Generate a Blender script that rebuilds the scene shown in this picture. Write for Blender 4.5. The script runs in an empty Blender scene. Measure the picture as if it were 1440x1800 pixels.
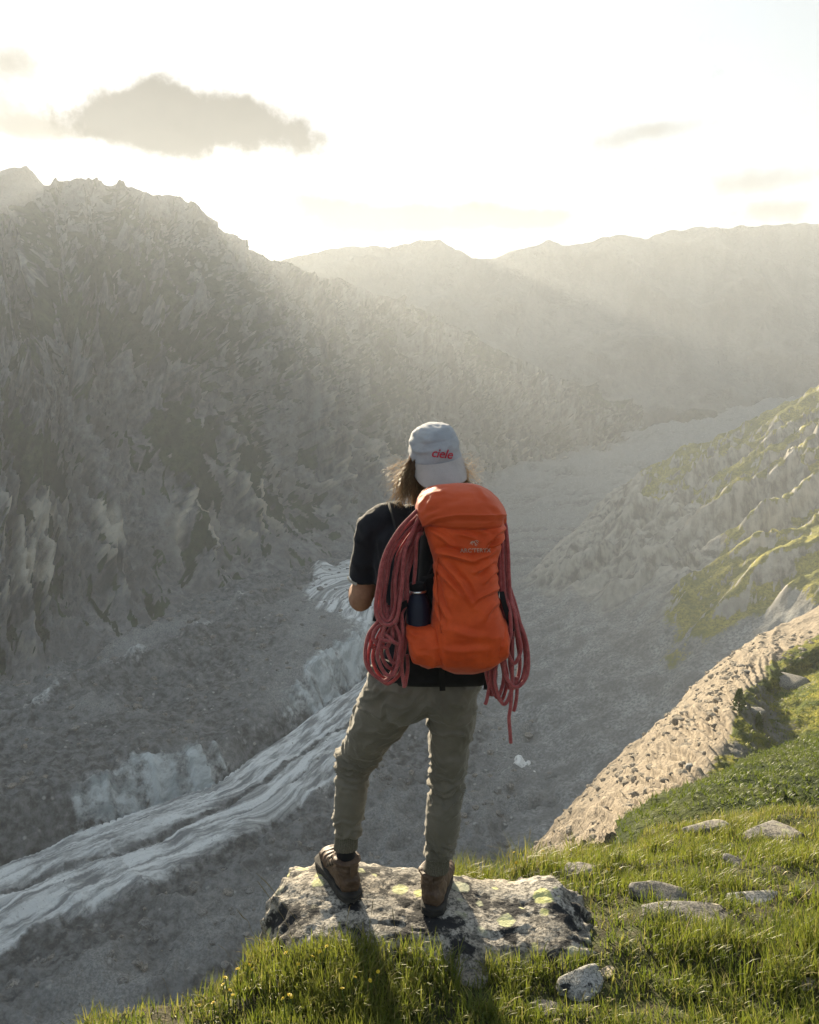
import bpy, bmesh, math, random
import numpy as np
from mathutils import Vector, Matrix

# ------------------------------------------------------------------ camera
SC = bpy.context.scene
COL = SC.collection
FPX = 1444.0                       # focal length in photo pixels (1440 x 1800)
PITCH = math.atan(250.0 / FPX)     # horizon at row 650
CAM_Z = 2.0
cam_d = bpy.data.cameras.new('camera')
cam_d.sensor_fit = 'HORIZONTAL'
cam_d.sensor_width = 36.0
cam_d.lens = 36.0 * FPX / 1440.0
cam_d.clip_start = 0.05
cam_d.clip_end = 60000
cam = bpy.data.objects.new('camera', cam_d)
cam.location = (0, 0, CAM_Z)
cam.rotation_euler = (math.pi / 2 - PITCH, 0, 0)
COL.objects.link(cam)
SC.camera = cam

# ------------------------------------------------------------------ sun, sky, exposure
SUN_AZ = math.radians(-16.5)       # left of the view direction (+Y)
SUN_EL = math.radians(14.6)
sun_dir = Vector((math.sin(SUN_AZ) * math.cos(SUN_EL), math.cos(SUN_AZ) * math.cos(SUN_EL), math.sin(SUN_EL)))
sun_d = bpy.data.lights.new('sun', 'SUN')
sun_d.energy = 4.6
sun_d.angle = math.radians(2.2)
sun_d.color = (1.0, 0.85, 0.61)
sun = bpy.data.objects.new('sun', sun_d)
sun.rotation_euler = sun_dir.to_track_quat('Z', 'Y').to_euler()
COL.objects.link(sun)

SC.view_settings.view_transform = 'Standard'
SC.view_settings.look = 'None'
SC.view_settings.gamma = 1.0
SC.view_settings.use_curve_mapping = False
SC.view_settings.exposure = 2.27
SC.render.engine = 'CYCLES'
SC.cycles.use_denoising = True
try:
    SC.cycles.denoiser = 'OPENIMAGEDENOISE'
    SC.cycles.denoising_input_passes = 'RGB_ALBEDO_NORMAL'
except Exception:
    pass
SC.cycles.max_bounces = 4
SC.cycles.diffuse_bounces = 2
SC.cycles.glossy_bounces = 2
SC.cycles.transmission_bounces = 3
SC.cycles.volume_bounces = 0
SC.cycles.transparent_max_bounces = 8
SC.cycles.sample_clamp_indirect = 4.0
SC.cycles.caustics_reflective = False
SC.cycles.caustics_refractive = False


class NT:
    """tiny helper to write node trees"""
    def __init__(self, tree):
        self.t = tree
        self.n = tree.nodes
        self.l = tree.links

    def node(self, kind, **kw):
        nd = self.n.new(kind)
        for k, v in kw.items():
            setattr(nd, k, v)
        return nd

    def put(self, sock, v):
        if hasattr(v, 'is_output') or hasattr(v, 'links'):
            self.l.new(v, sock)
        else:
            if sock.type == 'RGBA' and len(v) == 3:
                v = (*v, 1)
            sock.default_value = v

    def math(self, op, a, b=None, c=None, clamp=False):
        nd = self.node('ShaderNodeMath', operation=op, use_clamp=clamp)
        self.put(nd.inputs[0], a)
        if b is not None:
            self.put(nd.inputs[1], b)
        if c is not None:
            self.put(nd.inputs[2], c)
        return nd.outputs[0]

    def mix(self, fac, a, b, blend='MIX'):
        nd = self.node('ShaderNodeMix', data_type='RGBA', blend_type=blend)
        self.put(nd.inputs['Factor'], fac)
        self.put(nd.inputs['A'] if False else nd.inputs[6], a)
        self.put(nd.inputs[7], b)
        return nd.outputs[2]

    def noise(self, vec, scale, detail=4, rough=0.55, dist=0.0):
        nd = self.node('ShaderNodeTexNoise')
        if vec is not None:
            self.l.new(vec, nd.inputs['Vector'])
        nd.inputs['Scale'].default_value = scale
        nd.inputs['Detail'].default_value = detail
        nd.inputs['Roughness'].default_value = rough
        nd.inputs['Distortion'].default_value = dist
        return nd.outputs['Fac']

    def ramp(self, fac, lo, hi, a=0.0, b=1.0, smooth=True):
        nd = self.node('ShaderNodeMapRange')
        nd.interpolation_type = 'SMOOTHSTEP' if smooth else 'LINEAR'
        self.put(nd.inputs['Value'], fac)
        self.put(nd.inputs['From Min'], lo)
        self.put(nd.inputs['From Max'], hi)
        self.put(nd.inputs['To Min'], a)
        self.put(nd.inputs['To Max'], b)
        return nd.outputs['Result']

    def mapping(self, vec, scale=(1, 1, 1), rot=(0, 0, 0), loc=(0, 0, 0)):
        nd = self.node('ShaderNodeMapping')
        self.l.new(vec, nd.inputs['Vector'])
        nd.inputs['Scale'].default_value = scale
        nd.inputs['Rotation'].default_value = rot
        nd.inputs['Location'].default_value = loc
        return nd.outputs[0]


def pix_slope(v):
    z = (900.0 - v) / FPX
    cp, sp = math.cos(PITCH), math.sin(PITCH)
    return (-sp + cp * z) / (cp + sp * z)


def pix_lat(u, v):
    z = (900.0 - v) / FPX
    cp, sp = math.cos(PITCH), math.sin(PITCH)
    return (u - 720.0) / FPX / (cp + sp * z)


def P(u, v, Y):
    """world point seen at photo pixel (u, v) that stands Y metres ahead of the camera"""
    return Vector((pix_lat(u, v) * Y, Y, CAM_Z + pix_slope(v) * Y))


world = bpy.data.worlds.new('World')
SC.world = world
world.cycles.sampling_method = 'MANUAL'
world.cycles.sample_map_resolution = 256
world.use_nodes = True
W = NT(world.node_tree)
W.n.clear()
w_out = W.node('ShaderNodeOutputWorld')
w_bg = W.node('ShaderNodeBackground')
w_bg.inputs['Strength'].default_value = 0.052
W.l.new(w_bg.outputs[0], w_out.inputs['Surface'])
sky = W.node('ShaderNodeTexSky')
sky.sky_type = 'NISHITA'
sky.sun_disc = False
sky.sun_elevation = SUN_EL
sky.sun_rotation = SUN_AZ
sky.altitude = 1800
sky.air_density = 1.0
sky.dust_density = 2.0
tc = W.node('ShaderNodeTexCoord')
sep = W.node('ShaderNodeSeparateXYZ')
W.l.new(tc.outputs['Generated'], sep.inputs[0])
dx, dy, dz = sep.outputs
az = W.math('ARCTAN2', dx, dy)
el = W.math('ARCSINE', dz)
# angle to the sun: the thin high veil shines more the closer it is to the sun
dot = W.node('ShaderNodeVectorMath', operation='DOT_PRODUCT')
W.l.new(tc.outputs['Generated'], dot.inputs[0])
dot.inputs[1].default_value = sun_dir
cosang = W.math('MAXIMUM', dot.outputs['Value'], 0.0)
glow = W.math('POWER', cosang, 2.2)
glow2 = W.math('POWER', cosang, 60.0)
# a veil layer of thin high cloud (planar projection so that it flattens towards the horizon)
inv = W.math('DIVIDE', 1.0, W.math('ADD', W.math('MAXIMUM', dz, 0.0), 0.12))
comb = W.node('ShaderNodeCombineXYZ')
W.put(comb.inputs[0], W.math('MULTIPLY', dx, inv))
W.put(comb.inputs[1], W.math('MULTIPLY', dy, inv))
veil_n = W.noise(comb.outputs[0], 1.3, 2, 0.55)
veil = W.ramp(veil_n, 0.30, 0.62, 0.80, 0.97)
veil_lum = W.math('ADD', W.math('MULTIPLY', glow, 1.9), 1.75)
veil_lum = W.math('ADD', veil_lum, W.math('MULTIPLY', glow2, 1.2))
vl = W.node('ShaderNodeMix', data_type='RGBA', blend_type='MULTIPLY')
vl.inputs['Factor'].default_value = 1.0
W.l.new(W.mix(glow, (0.70, 0.92, 1.12), (0.97, 0.985, 0.975)), vl.inputs[6])
W.l.new(veil_lum, vl.inputs[7])
sky_col = W.mix(veil, sky.outputs[0], vl.outputs[2])

# the grey cumulus and the wisps, as densities around directions (azimuth, elevation)
def ae(u, v):
    d = P(u, v, 1.0) - Vector((0, 0, CAM_Z))
    d.normalize()
    return math.atan2(d.x, d.y), math.asin(d.z)

def blob(u, v, ru, rv, gain=1.0):
    a0, e0 = ae(u, v)
    a = W.math('MULTIPLY', W.math('SUBTRACT', az, a0), FPX / ru)
    e = W.math('MULTIPLY', W.math('SUBTRACT', el, e0), FPX / rv)
    r2 = W.math('ADD', W.math('MULTIPLY', a, a), W.math('MULTIPLY', e, e))
    g = W.math('EXPONENT', W.math('MULTIPLY', r2, -1.0))
    return W.math('MULTIPLY', g, gain)

def total(lst):
    o = lst[0]
    for b in lst[1:]:
        o = W.math('ADD', o, b)
    return o

ang = W.node('ShaderNodeCombineXYZ')
W.l.new(az, ang.inputs[0])
W.l.new(el, ang.inputs[1])
cn = W.noise(ang.outputs[0], 17.0, 6, 0.66)
cn2 = W.noise(ang.outputs[0], 5.0, 1, 0.5)
cnd = W.math('SUBTRACT', cn, 0.5)
main = total([blob(268, 180, 62, 50, 0.9), blob(290, 215, 120, 48, 0.9), blob(370, 232, 140, 40, 0.9), blob(432, 196, 60, 34, 0.75),
              blob(535, 240, 62, 34, 0.75), blob(195, 212, 70, 30, 0.6)])
main_d = W.ramp(W.math('ADD', main, W.math('MULTIPLY', cnd, 2.6)), 0.22, 1.10)
side = total([blob(20, 105, 60, 34, 0.9), blob(10, 205, 75, 50, 1.0), blob(120, 232, 120, 16, 0.65)])
side_d = W.ramp(W.math('ADD', side, W.math('MULTIPLY', cnd, 1.8)), 0.30, 1.2)
wisp = total([blob(1080, 255, 70, 22, 0.55), blob(1165, 225, 95, 16, 0.75), blob(1190, 300, 110, 26, 0.5),
              blob(1390, 310, 80, 22, 0.7), blob(680, 277, 16, 6, 0.7), blob(1290, 330, 90, 22, 0.5)])
wisp_d = W.ramp(W.math('ADD', wisp, W.math('MULTIPLY', cnd, 1.5)), 0.25, 1.0)
bank = total([blob(500, 350, 110, 30, 0.6), blob(640, 385, 130, 36, 0.9), blob(820, 382, 150, 30, 1.0), blob(960, 385, 70, 22, 0.8),
              blob(450, 400, 90, 30, 0.5), blob(1260, 375, 120, 24, 0.6), blob(1400, 372, 80, 26, 0.6)])
bank_d = W.ramp(W.math('ADD', bank, W.math('MULTIPLY', cnd, 1.9)), 0.34, 1.05)
c_main = W.mix(W.ramp(cn2, 0.35, 0.65), (0.03, 0.04, 0.05), (0.25, 0.25, 0.24))
sky_col = W.mix(W.math('MULTIPLY', bank_d, 0.85), sky_col, (1.0, 1.0, 0.95))
sky_col = W.mix(W.math('MULTIPLY', wisp_d, 0.75), sky_col, (1.1, 1.05, 0.95))
sky_col = W.mix(W.math('MULTIPLY', side_d, 0.80), sky_col, (0.9, 0.8, 0.6))
sky_col = W.mix(W.math('MULTIPLY', main_d, 0.92), sky_col, c_main)
W.l.new(sky_col, w_bg.inputs['Color'])

# ------------------------------------------------------------------ numpy noise
_rng = np.random.default_rng(7)
_perm = _rng.permutation(256).astype(np.int64)
_perm = np.concatenate([_perm, _perm, _perm])
_g3 = _rng.normal(size=(256, 3))
_g3 /= np.linalg.norm(_g3, axis=1)[:, None]


def pn(p):
    """gradient noise of points p (N,3), about -0.7..0.7"""
    i = np.floor(p).astype(np.int64)
    f = p - i
    i &= 255
    u = f * f * f * (f * (f * 6 - 15) + 10)
    X, Y, Z = i[:, 0], i[:, 1], i[:, 2]
    out = 0
    for cx in (0, 1):
        wx = u[:, 0] if cx else 1 - u[:, 0]
        for cy in (0, 1):
            wy = u[:, 1] if cy else 1 - u[:, 1]
            for cz in (0, 1):
                wz = u[:, 2] if cz else 1 - u[:, 2]
                h = _perm[_perm[_perm[X + cx] + Y + cy] + Z + cz]
                g = _g3[h]
                d = g[:, 0] * (f[:, 0] - cx) + g[:, 1] * (f[:, 1] - cy) + g[:, 2] * (f[:, 2] - cz)
                out = out + wx * wy * wz * d
    return out * 1.5


def fbm(p, octv=5, gain=0.5, lac=2.03):
    a, s, o = 1.0, 0.0, 0.0
    q = np.array(p, dtype=float)
    for k in range(octv):
        o = o + a * pn(q)
        s += a
        a *= gain
        q = q * lac + 17.3
    return o / s


def ridged(p, octv=5, gain=0.5, lac=2.03):
    a, s, o = 1.0, 0.0, 0.0
    q = np.array(p, dtype=float)
    w = 1.0
    for k in range(octv):
        n = 1 - np.abs(pn(q)) * 1.6
        n = n * n * w
        w = np.clip(n * 1.6, 0, 1)
        o = o + a * n
        s += a
        a *= gain
        q = q * lac + 11.7
    return o / s


def cells(p, jitter=0.9):
    """F1 and F2 distances and a per-cell random value"""
    i = np.floor(p).astype(np.int64)
    f = p - i
    n = len(p)
    d1 = np.full(n, 9.0)
    d2 = np.full(n, 9.0)
    r = np.zeros(n)
    for a in (-1, 0, 1):
        for b in (-1, 0, 1):
            for c in (-1, 0, 1):
                X, Y, Z = (i[:, 0] + a) & 255, (i[:, 1] + b) & 255, (i[:, 2] + c) & 255
                h = _perm[_perm[_perm[X] + Y] + Z]
                off = 0.5 + _g3[h] * 0.5 * jitter
                dd = np.sqrt((a + off[:, 0] - f[:, 0]) ** 2 + (b + off[:, 1] - f[:, 1]) ** 2 + (c + off[:, 2] - f[:, 2]) ** 2)
                nearer = dd < d1
                d2 = np.where(nearer, d1, np.minimum(d2, dd))
                r = np.where(nearer, h / 255.0, r)
                d1 = np.where(nearer, dd, d1)
    return d1, d2, r


def cells2(p, jitter=0.9):
    """the same in the plane (first two coordinates), faster"""
    p = p[:, :2]
    i = np.floor(p).astype(np.int64)
    f = p - i
    n = len(p)
    d1 = np.full(n, 9.0)
    d2 = np.full(n, 9.0)
    r = np.zeros(n)
    for a in (-1, 0, 1):
        for b in (-1, 0, 1):
            h = _perm[_perm[(i[:, 0] + a) & 255] + ((i[:, 1] + b) & 255)]
            off = 0.5 + _g3[h] * 0.5 * jitter
            dd = np.sqrt((a + off[:, 0] - f[:, 0]) ** 2 + (b + off[:, 1] - f[:, 1]) ** 2)
            nearer = dd < d1
            d2 = np.where(nearer, d1, np.minimum(d2, dd))
            r = np.where(nearer, h / 255.0, r)
            d1 = np.where(nearer, dd, d1)
    return d1, d2, r


def sstep(x, a, b):
    t = np.clip((x - a) / (b - a), 0, 1)
    return t * t * (3 - 2 * t)


# ------------------------------------------------------------------ mesh helpers
def mesh_np(name, verts, quads=None, tris=None, smooth=True):
    me = bpy.data.meshes.new(name)
    verts = np.ascontiguousarray(verts, dtype=np.float32)
    me.vertices.add(len(verts))
    me.vertices.foreach_set('co', verts.ravel())
    nq = 0 if quads is None else len(quads)
    nt = 0 if tris is None else len(tris)
    loops = []
    if nq:
        loops.append(np.asarray(quads, dtype=np.int32).ravel())
    if nt:
        loops.append(np.asarray(tris, dtype=np.int32).ravel())
    loops = np.concatenate(loops)
    me.loops.add(len(loops))
    me.loops.foreach_set('vertex_index', loops)
    me.polygons.add(nq + nt)
    starts = np.concatenate([np.arange(nq) * 4, nq * 4 + np.arange(nt) * 3]).astype(np.int32)
    me.polygons.foreach_set('loop_start', starts)
    me.update(calc_edges=True)
    me.validate()
    me.polygons.foreach_set('use_smooth', np.full(nq + nt, smooth, dtype=bool))
    return me


def set_col(me, name, rgb):
    """a colour attribute on points: material masks (vegetation, pale rock, ice ...)"""
    at = me.color_attributes.new(name, 'FLOAT_COLOR', 'POINT')
    d = np.ones((len(me.vertices), 4), dtype=np.float32)
    d[:, :rgb.shape[1]] = rgb
    at.data.foreach_set('color', d.ravel())


def grid_quads(nr, nc):
    a = (np.arange(nr - 1)[:, None] * nc + np.arange(nc - 1)[None, :]).ravel()
    return np.stack([a, a + 1, a + nc + 1, a + nc], axis=1)


def link(me, name, mat=None, parent=None, kind=None):
    o = bpy.data.objects.new(name, me)
    COL.objects.link(o)
    if mat is not None and me is not None:
        me.materials.append(mat)
    if parent is not None:
        o.parent = parent
    if kind:
        o['kind'] = kind
    return o


def tag(o, label, cat, group=None, kind=None):
    o['label'] = label
    o['category'] = cat
    if group:
        o['group'] = group
    if kind:
        o['kind'] = kind
    return o


def grid_normals(V, nr, nc):
    g = V.reshape(nr, nc, 3)
    du = np.gradient(g, axis=1)
    dv = np.gradient(g, axis=0)
    n = np.cross(du, dv)
    n /= np.maximum(np.linalg.norm(n, axis=2), 1e-9)[:, :, None]
    return n.reshape(-1, 3)


def interp_poly(pts, t):
    """linear interpolation of control points (k, d) at positions t in 0..1 measured by column 0"""
    pts = np.asarray(pts, dtype=float)
    return np.stack([np.interp(t, pts[:, 0], pts[:, k]) for k in range(1, pts.shape[1])], axis=1)


def new_mat(name):
    m = bpy.data.materials.new(name)
    m.use_nodes = True
    t = NT(m.node_tree)
    b = t.n['Principled BSDF']
    b.inputs['Specular IOR Level'].default_value = 0.25
    return m, t, b


def bump(t, b, height, strength=0.4, dist=0.1, prev=None):
    nd = t.node('ShaderNodeBump')
    nd.inputs['Strength'].default_value = strength
    nd.inputs['Distance'].default_value = dist
    t.l.new(height, nd.inputs['Height'])
    if prev is not None:
        t.l.new(prev, nd.inputs['Normal'])
    t.l.new(nd.outputs[0], b.inputs['Normal'])
    return nd.outputs[0]


def terrain_mat(name, rock, rock2, scree, veg, veg2, pale, big, fine, bump_d, bump_s=0.7):
    """mask colour attribute: R vegetation, G pale rock, B scree (0 = bare dark rock)"""
    m, t, b = new_mat(name)
    at = t.node('ShaderNodeAttribute', attribute_name='mask')
    sp = t.node('ShaderNodeSeparateColor')
    t.l.new(at.outputs['Color'], sp.inputs[0])
    R, G, B = sp.outputs
    co = t.node('ShaderNodeTexCoord').outputs['Object']
    n1 = t.noise(co, 1.0 / big, 2, 0.6)
    n2 = t.noise(co, 1.0 / fine, 4, 0.65)
    st = t.mapping(co, scale=(1.0, 1.0, 0.25))
    n3 = t.noise(st, 2.5 / big, 4, 0.6)
    rockc = t.mix(t.ramp(n3, 0.35, 0.65), rock, rock2)
    screec = t.mix(t.ramp(n2, 0.28, 0.72), tuple(x * 0.60 for x in scree), tuple(x * 1.9 for x in scree))
    screec = t.mix(t.ramp(n1, 0.30, 0.70, 0.0, 0.75), screec, tuple(x * 0.62 for x in scree))
    c = t.mix(B, rockc, screec)
    palec = t.mix(t.ramp(n3, 0.3, 0.7), tuple(x * 0.7 for x in pale), pale)
    c = t.mix(G, c, palec)
    vegc = t.mix(t.ramp(n1, 0.35, 0.65), veg, veg2)
    vegc = t.mix(t.ramp(n2, 0.25, 0.75), tuple(x * 0.6 for x in veg), vegc)
    vf = t.ramp(t.math('ADD', R, t.math('MULTIPLY', t.math('SUBTRACT', n2, 0.5), 0.9)), 0.35, 0.65)
    c = t.mix(vf, c, vegc)
    t.l.new(c, b.inputs['Base Color'])
    b.inputs['Roughness'].default_value = 0.95
    b.inputs['Specular IOR Level'].default_value = 0.1
    vo = t.node('ShaderNodeTexVoronoi')
    t.l.new(t.mapping(co, scale=(1.0, 1.0, 0.45)), vo.inputs['Vector'])
    vo.inputs['Scale'].default_value = 0.55 / fine
    h = t.math('ADD', t.math('ADD', n2, t.math('MULTIPLY', n3, 0.6)), t.math('MULTIPLY', vo.outputs['Distance'], -0.30))
    bump(t, b, h, bump_s, bump_d)
    return m

# ------------------------------------------------------------------ valley floor with the glacier
FLOOR = -130.0


def floor_xy(u, v, z=FLOOR):
    Y = (z - CAM_Z) / pix_slope(v)
    return pix_lat(u, v) * Y, Y


def poly_dist(x, y, pts):
    """signed distance to a polyline (left positive), and position along it"""
    best = np.full(x.shape, 1e9)
    sgn = np.zeros(x.shape)
    along = np.zeros(x.shape)
    acc = 0.0
    for (ax, ay), (bx, by) in zip(pts[:-1], pts[1:]):
        dx_, dy_ = bx - ax, by - ay
        L2 = dx_ * dx_ + dy_ * dy_
        t = np.clip(((x - ax) * dx_ + (y - ay) * dy_) / L2, 0, 1)
        d = np.hypot(x - ax - t * dx_, y - ay - t * dy_)
        c = dx_ * (y - ay) - dy_ * (x - ax)
        near = d < best
        best = np.where(near, d, best)
        sgn = np.where(near, np.sign(c), sgn)
        along = np.where(near, acc + t * math.sqrt(L2), along)
        acc += math.sqrt(L2)
    return best * sgn, along


# the edges of the clean ice tongue, as they run over the floor (photo rows turned into ground points)
ICE_L = [floor_xy(u, v) for u, v in ((-260, 1655), (-60, 1560), (25, 1515), (150, 1460), (270, 1420), (380, 1385), (470, 1318), (560, 1250), (640, 1190), (680, 1150), (700, 1110))]
ICE_R = [floor_xy(u, v) for u, v in ((-260, 1840), (-60, 1725), (25, 1672), (150, 1610), (280, 1560), (420, 1490), (560, 1400), (640, 1335), (720, 1290), (790, 1240), (830, 1200))]
LIP = [floor_xy(u, v) for u, v in ((-200, 1560), (25, 1478), (140, 1420), (215, 1385), (330, 1340), (430, 1290), (470, 1250), (505, 1215), (560, 1160), (600, 1110))]


def build_floor():
    nr, nc = 480, 500
    ys = np.exp(np.linspace(math.log(105), math.log(1500), nr))
    lat = np.concatenate([np.linspace(-1.9, -0.585, 40), np.linspace(-0.58, 0.52, nc - 40)])
    Yg = np.repeat(ys, nc)
    L = np.tile(lat, nr)
    X = L * Yg
    p2 = np.stack([X, Yg, np.zeros_like(X)], axis=1)
    z = np.full_like(X, FLOOR)
    dl, al = poly_dist(X, Yg, ICE_L)
    dr, ar = poly_dist(X, Yg, ICE_R)
    dlip, alip = poly_dist(X, Yg, LIP)
    wob = fbm(p2 * 0.03, 3) * 5
    ice = sstep(-dl + wob * 0.5, -1.0, 2.5) * sstep(dr + wob, -2, 3)
    lat_end = pix_lat(735, 1200) + 0.0 * X
    ice *= 1 - sstep(X / Yg + fbm(p2 * 0.02 + 3, 4) * 0.05, lat_end - 0.05, lat_end + 0.02)
    # medial debris bands on the ice
    frac = (-dl) / np.maximum(-dl + dr, 1.0)
    flow = np.stack([(-dl) * 0.05, al * 0.006, np.zeros_like(X)], axis=1)
    streak = fbm(flow * np.array([3.0, 1.5, 1]), 5, 0.6)
    bw = fbm(np.stack([al * 0.018, al * 0 + 2.2, X * 0], axis=1), 3)
    band = np.exp(-((frac - 0.50 - 0.10 * bw) / (0.045 + 0.05 * np.clip(bw, 0, 1))) ** 2) * np.clip(0.9 + 1.8 * streak, 0, 1) \
        + 0.7 * np.exp(-((frac - 0.74 + 0.08 * bw) / 0.03) ** 2) * np.clip(0.5 + 2.2 * streak, 0, 1)
    grit = sstep(frac + streak * 0.5, 0.80, 1.05) * 0.55
    band = np.clip(band + grit, 0, 1)
    ice_c = np.clip(ice * (1 - 0.8 * band) * (0.88 + 0.7 * np.clip(streak, -0.5, 0.2)), 0, 1)
    z += ice * (1.5 + 3.0 * np.sin(np.clip(frac, 0, 1) * math.pi)) + ice * streak * 3.2 - ice * band * 1.0
    # debris covered ice left of the tongue stands higher: a ragged, ribbed ice cliff between the two
    scal = fbm(np.stack([al * 0.035, al * 0 + 7.7, X * 0], axis=1), 4) * 9
    dls = dl - np.clip(scal, -6, 9)
    ragged = ridged(np.stack([al * 0.16, dls * 0.05, X * 0], axis=1), 4)
    seg = sstep(fbm(np.stack([al * 0.010, al * 0 + 3.3, X * 0], axis=1), 2), -0.55, -0.15)
    left = sstep(dls, 0.5, 9.0)
    z += left * (8.0 + 7 * seg) * (1 - sstep(dl, 90, 150))
    cliff = np.exp(-((dls - 5.5) / 6.5) ** 2) * (0.25 + 0.75 * seg) * (dl > -2) * (1 - sstep(X / Yg, -0.10, -0.02)) * (0.25 + 0.75 * sstep(X / Yg, -0.50, -0.34))
    z += cliff * (ragged - 0.5) * 6.0 - np.exp(-((dls - 0.5) / 2.0) ** 2) * 2.2 * (dl > -3)
    cl_ice = np.clip(cliff * 1.7, 0, 1) * (0.55 + 0.45 * ragged)
    # a second stripe of ice above on the left, thin pale lines in the debris
    s2 = fbm(np.stack([dl * 0.055, al * 0.004, X * 0 + 5], axis=1), 5, 0.6)
    fl0 = fbm(p2 * 0.035 + 6, 4, 0.6)
    lines = sstep(s2, 0.10, 0.34) * sstep(dl, 14, 26) * (1 - sstep(dl, 130, 165)) * (0.42 + 0.1 * sstep(dl, 60, 90)) * np.clip(0.75 + fl0 * 1.6, 0.15, 1)
    far_ice_c = floor_xy(640, 1085)
    fx, fy = floor_xy(655, 1120)
    gx, gy = floor_xy(610, 1065)
    e1 = np.exp(-(((X - fx) / 24) ** 2 + ((Yg - fy) / 34) ** 2))
    e2 = np.exp(-(((X - gx) / 26) ** 2 + ((Yg - gy) / 55) ** 2))
    far_ice = np.clip((e1 + e2) * 1.5 + fbm(p2 * 0.05, 4) * 0.7 - 0.45, 0, 1)
    z += far_ice * 4
    # rolling debris
    d1 = fbm(p2 * 0.02, 4)
    d2 = fbm(p2 * 0.11, 5, 0.6)
    fine = ridged(p2 * np.array([0.22, 0.16, 1]), 4)
    deb = 1 - np.clip(ice_c + far_ice, 0, 1)
    hum0 = ridged(np.stack([X * 0.035 + Yg * 0.01, Yg * 0.06 - X * 0.02, X * 0 + 2], axis=1), 4)
    z += d1 * 5 * (0.4 + 0.6 * deb) + d2 * 3.0 * (0.25 + 0.75 * deb) + (fine - 0.4) * 1.5 * deb + (hum0 - 0.45) * 5.0 * deb * sstep(np.abs(dl - 20), 10, 40)
    # moraine ridges on the left of the floor, beside the wall
    base_l = [floor_xy(u, v) for u, v in ((-300, 1500), (25, 1300), (150, 1235), (250, 1190), (360, 1140), (450, 1085), (520, 1050))]
    db, ab = poly_dist(X, Yg, base_l)
    mr = np.exp(-((db + 12 + 4 * np.sin(ab * 0.05)) / 6.0) ** 2) * (0.6 + 0.8 * ridged(p2 * 0.06, 3)) * sstep(ab, 40, 120)
    z += mr * 5.5
    darkm = np.clip(mr * 1.2, 0, 1)
    # the right side of the floor climbs gently into the valley side; the far end drops towards the lower valley
    z += np.clip(X - 30 - 0.02 * Yg, 0, None) * 0.16
    z += sstep(Yg, 780, 1000) * 22 + sstep(Yg, 620, 800) * fbm(p2 * 0.012 + 2, 4) * 22
    icem = np.clip(ice_c + cl_ice * 0.8 + lines + far_ice * 0.95, 0, 1)
    V = np.stack([X, Yg, z], axis=1)
    me = mesh_np('valley_floor', V, grid_quads(nr, nc))
    fl_n = fbm(np.stack([dl * 0.035, al * 0.007, X * 0 + 9], axis=1), 5, 0.6)
    hum = ridged(np.stack([X * 0.035 + Yg * 0.01, Yg * 0.06 - X * 0.02, X * 0 + 2], axis=1), 4)
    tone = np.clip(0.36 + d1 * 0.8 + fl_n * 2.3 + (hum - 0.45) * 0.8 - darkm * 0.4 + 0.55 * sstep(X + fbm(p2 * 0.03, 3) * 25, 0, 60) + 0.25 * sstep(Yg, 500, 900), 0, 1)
    set_col(me, 'mask', np.stack([icem, tone, cl_ice], axis=1))
    set_col(me, 'flow', np.stack([dl * 0.1, al * 0.1, X * 0], axis=1))
    m, t, b = new_mat('glacier_and_debris')
    at = t.node('ShaderNodeAttribute', attribute_name='mask')
    sp = t.node('ShaderNodeSeparateColor')
    t.l.new(at.outputs['Color'], sp.inputs[0])
    co = t.node('ShaderNodeTexCoord').outputs['Object']
    n1 = t.noise(co, 0.35, 7, 0.68)
    n2 = t.noise(co, 1.6, 5, 0.7)
    fl = t.node('ShaderNodeAttribute', attribute_name='flow').outputs['Vector']
    n3 = t.noise(t.mapping(fl, scale=(4.0, 0.55, 1)), 1.0, 6, 0.66)
    vor = t.node('ShaderNodeTexVoronoi')
    t.l.new(co, vor.inputs['Vector'])
    vor.inputs['Scale'].default_value = 0.42
    vor.inputs['Randomness'].default_value = 1.0
    pebble = t.ramp(vor.outputs['Distance'], 0.10, 0.34, 1.0, 0.0)
    rnd = t.node('ShaderNodeSeparateColor')
    t.l.new(vor.outputs['Color'], rnd.inputs[0])
    pebble = t.math('MULTIPLY', pebble, t.ramp(rnd.outputs[0], 0.80, 1.0))
    deb_c = t.mix(t.ramp(n1, 0.34, 0.66), (0.036, 0.040, 0.044), (0.20, 0.207, 0.212))
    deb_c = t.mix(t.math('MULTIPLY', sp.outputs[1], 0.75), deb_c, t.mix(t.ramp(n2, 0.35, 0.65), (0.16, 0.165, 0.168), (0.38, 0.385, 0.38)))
    deb_c = t.mix(t.math('MULTIPLY', pebble, 0.85), deb_c, (0.52, 0.52, 0.51))
    ice_c_ = t.mix(t.ramp(n3, 0.38, 0.60), (0.21, 0.22, 0.23), (0.78, 0.80, 0.80))
    ice_c_ = t.mix(t.ramp(n2, 0.55, 0.72, 0, 0.55), ice_c_, (0.17, 0.17, 0.17))
    ice_c_ = t.mix(t.math('MULTIPLY', sp.outputs[2], 0.5), ice_c_, (0.46, 0.56, 0.60))
    im = t.ramp(t.math('ADD', sp.outputs[0], t.math('MULTIPLY', t.math('SUBTRACT', n1, 0.5), 0.75)), 0.30, 0.66)
    t.l.new(t.mix(im, deb_c, ice_c_), b.inputs['Base Color'])
    b.inputs['Roughness'].default_value = 0.85
    b.inputs['Specular IOR Level'].default_value = 0.15
    h = t.math('ADD', t.math('ADD', n1, t.math('MULTIPLY', n2, 0.3)), t.math('MULTIPLY', pebble, 0.5))
    bump(t, b, h, 0.8, 1.6)
    o = link(me, 'valley_floor', m, kind='structure')
    return o


valley_floor = build_floor()


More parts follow.
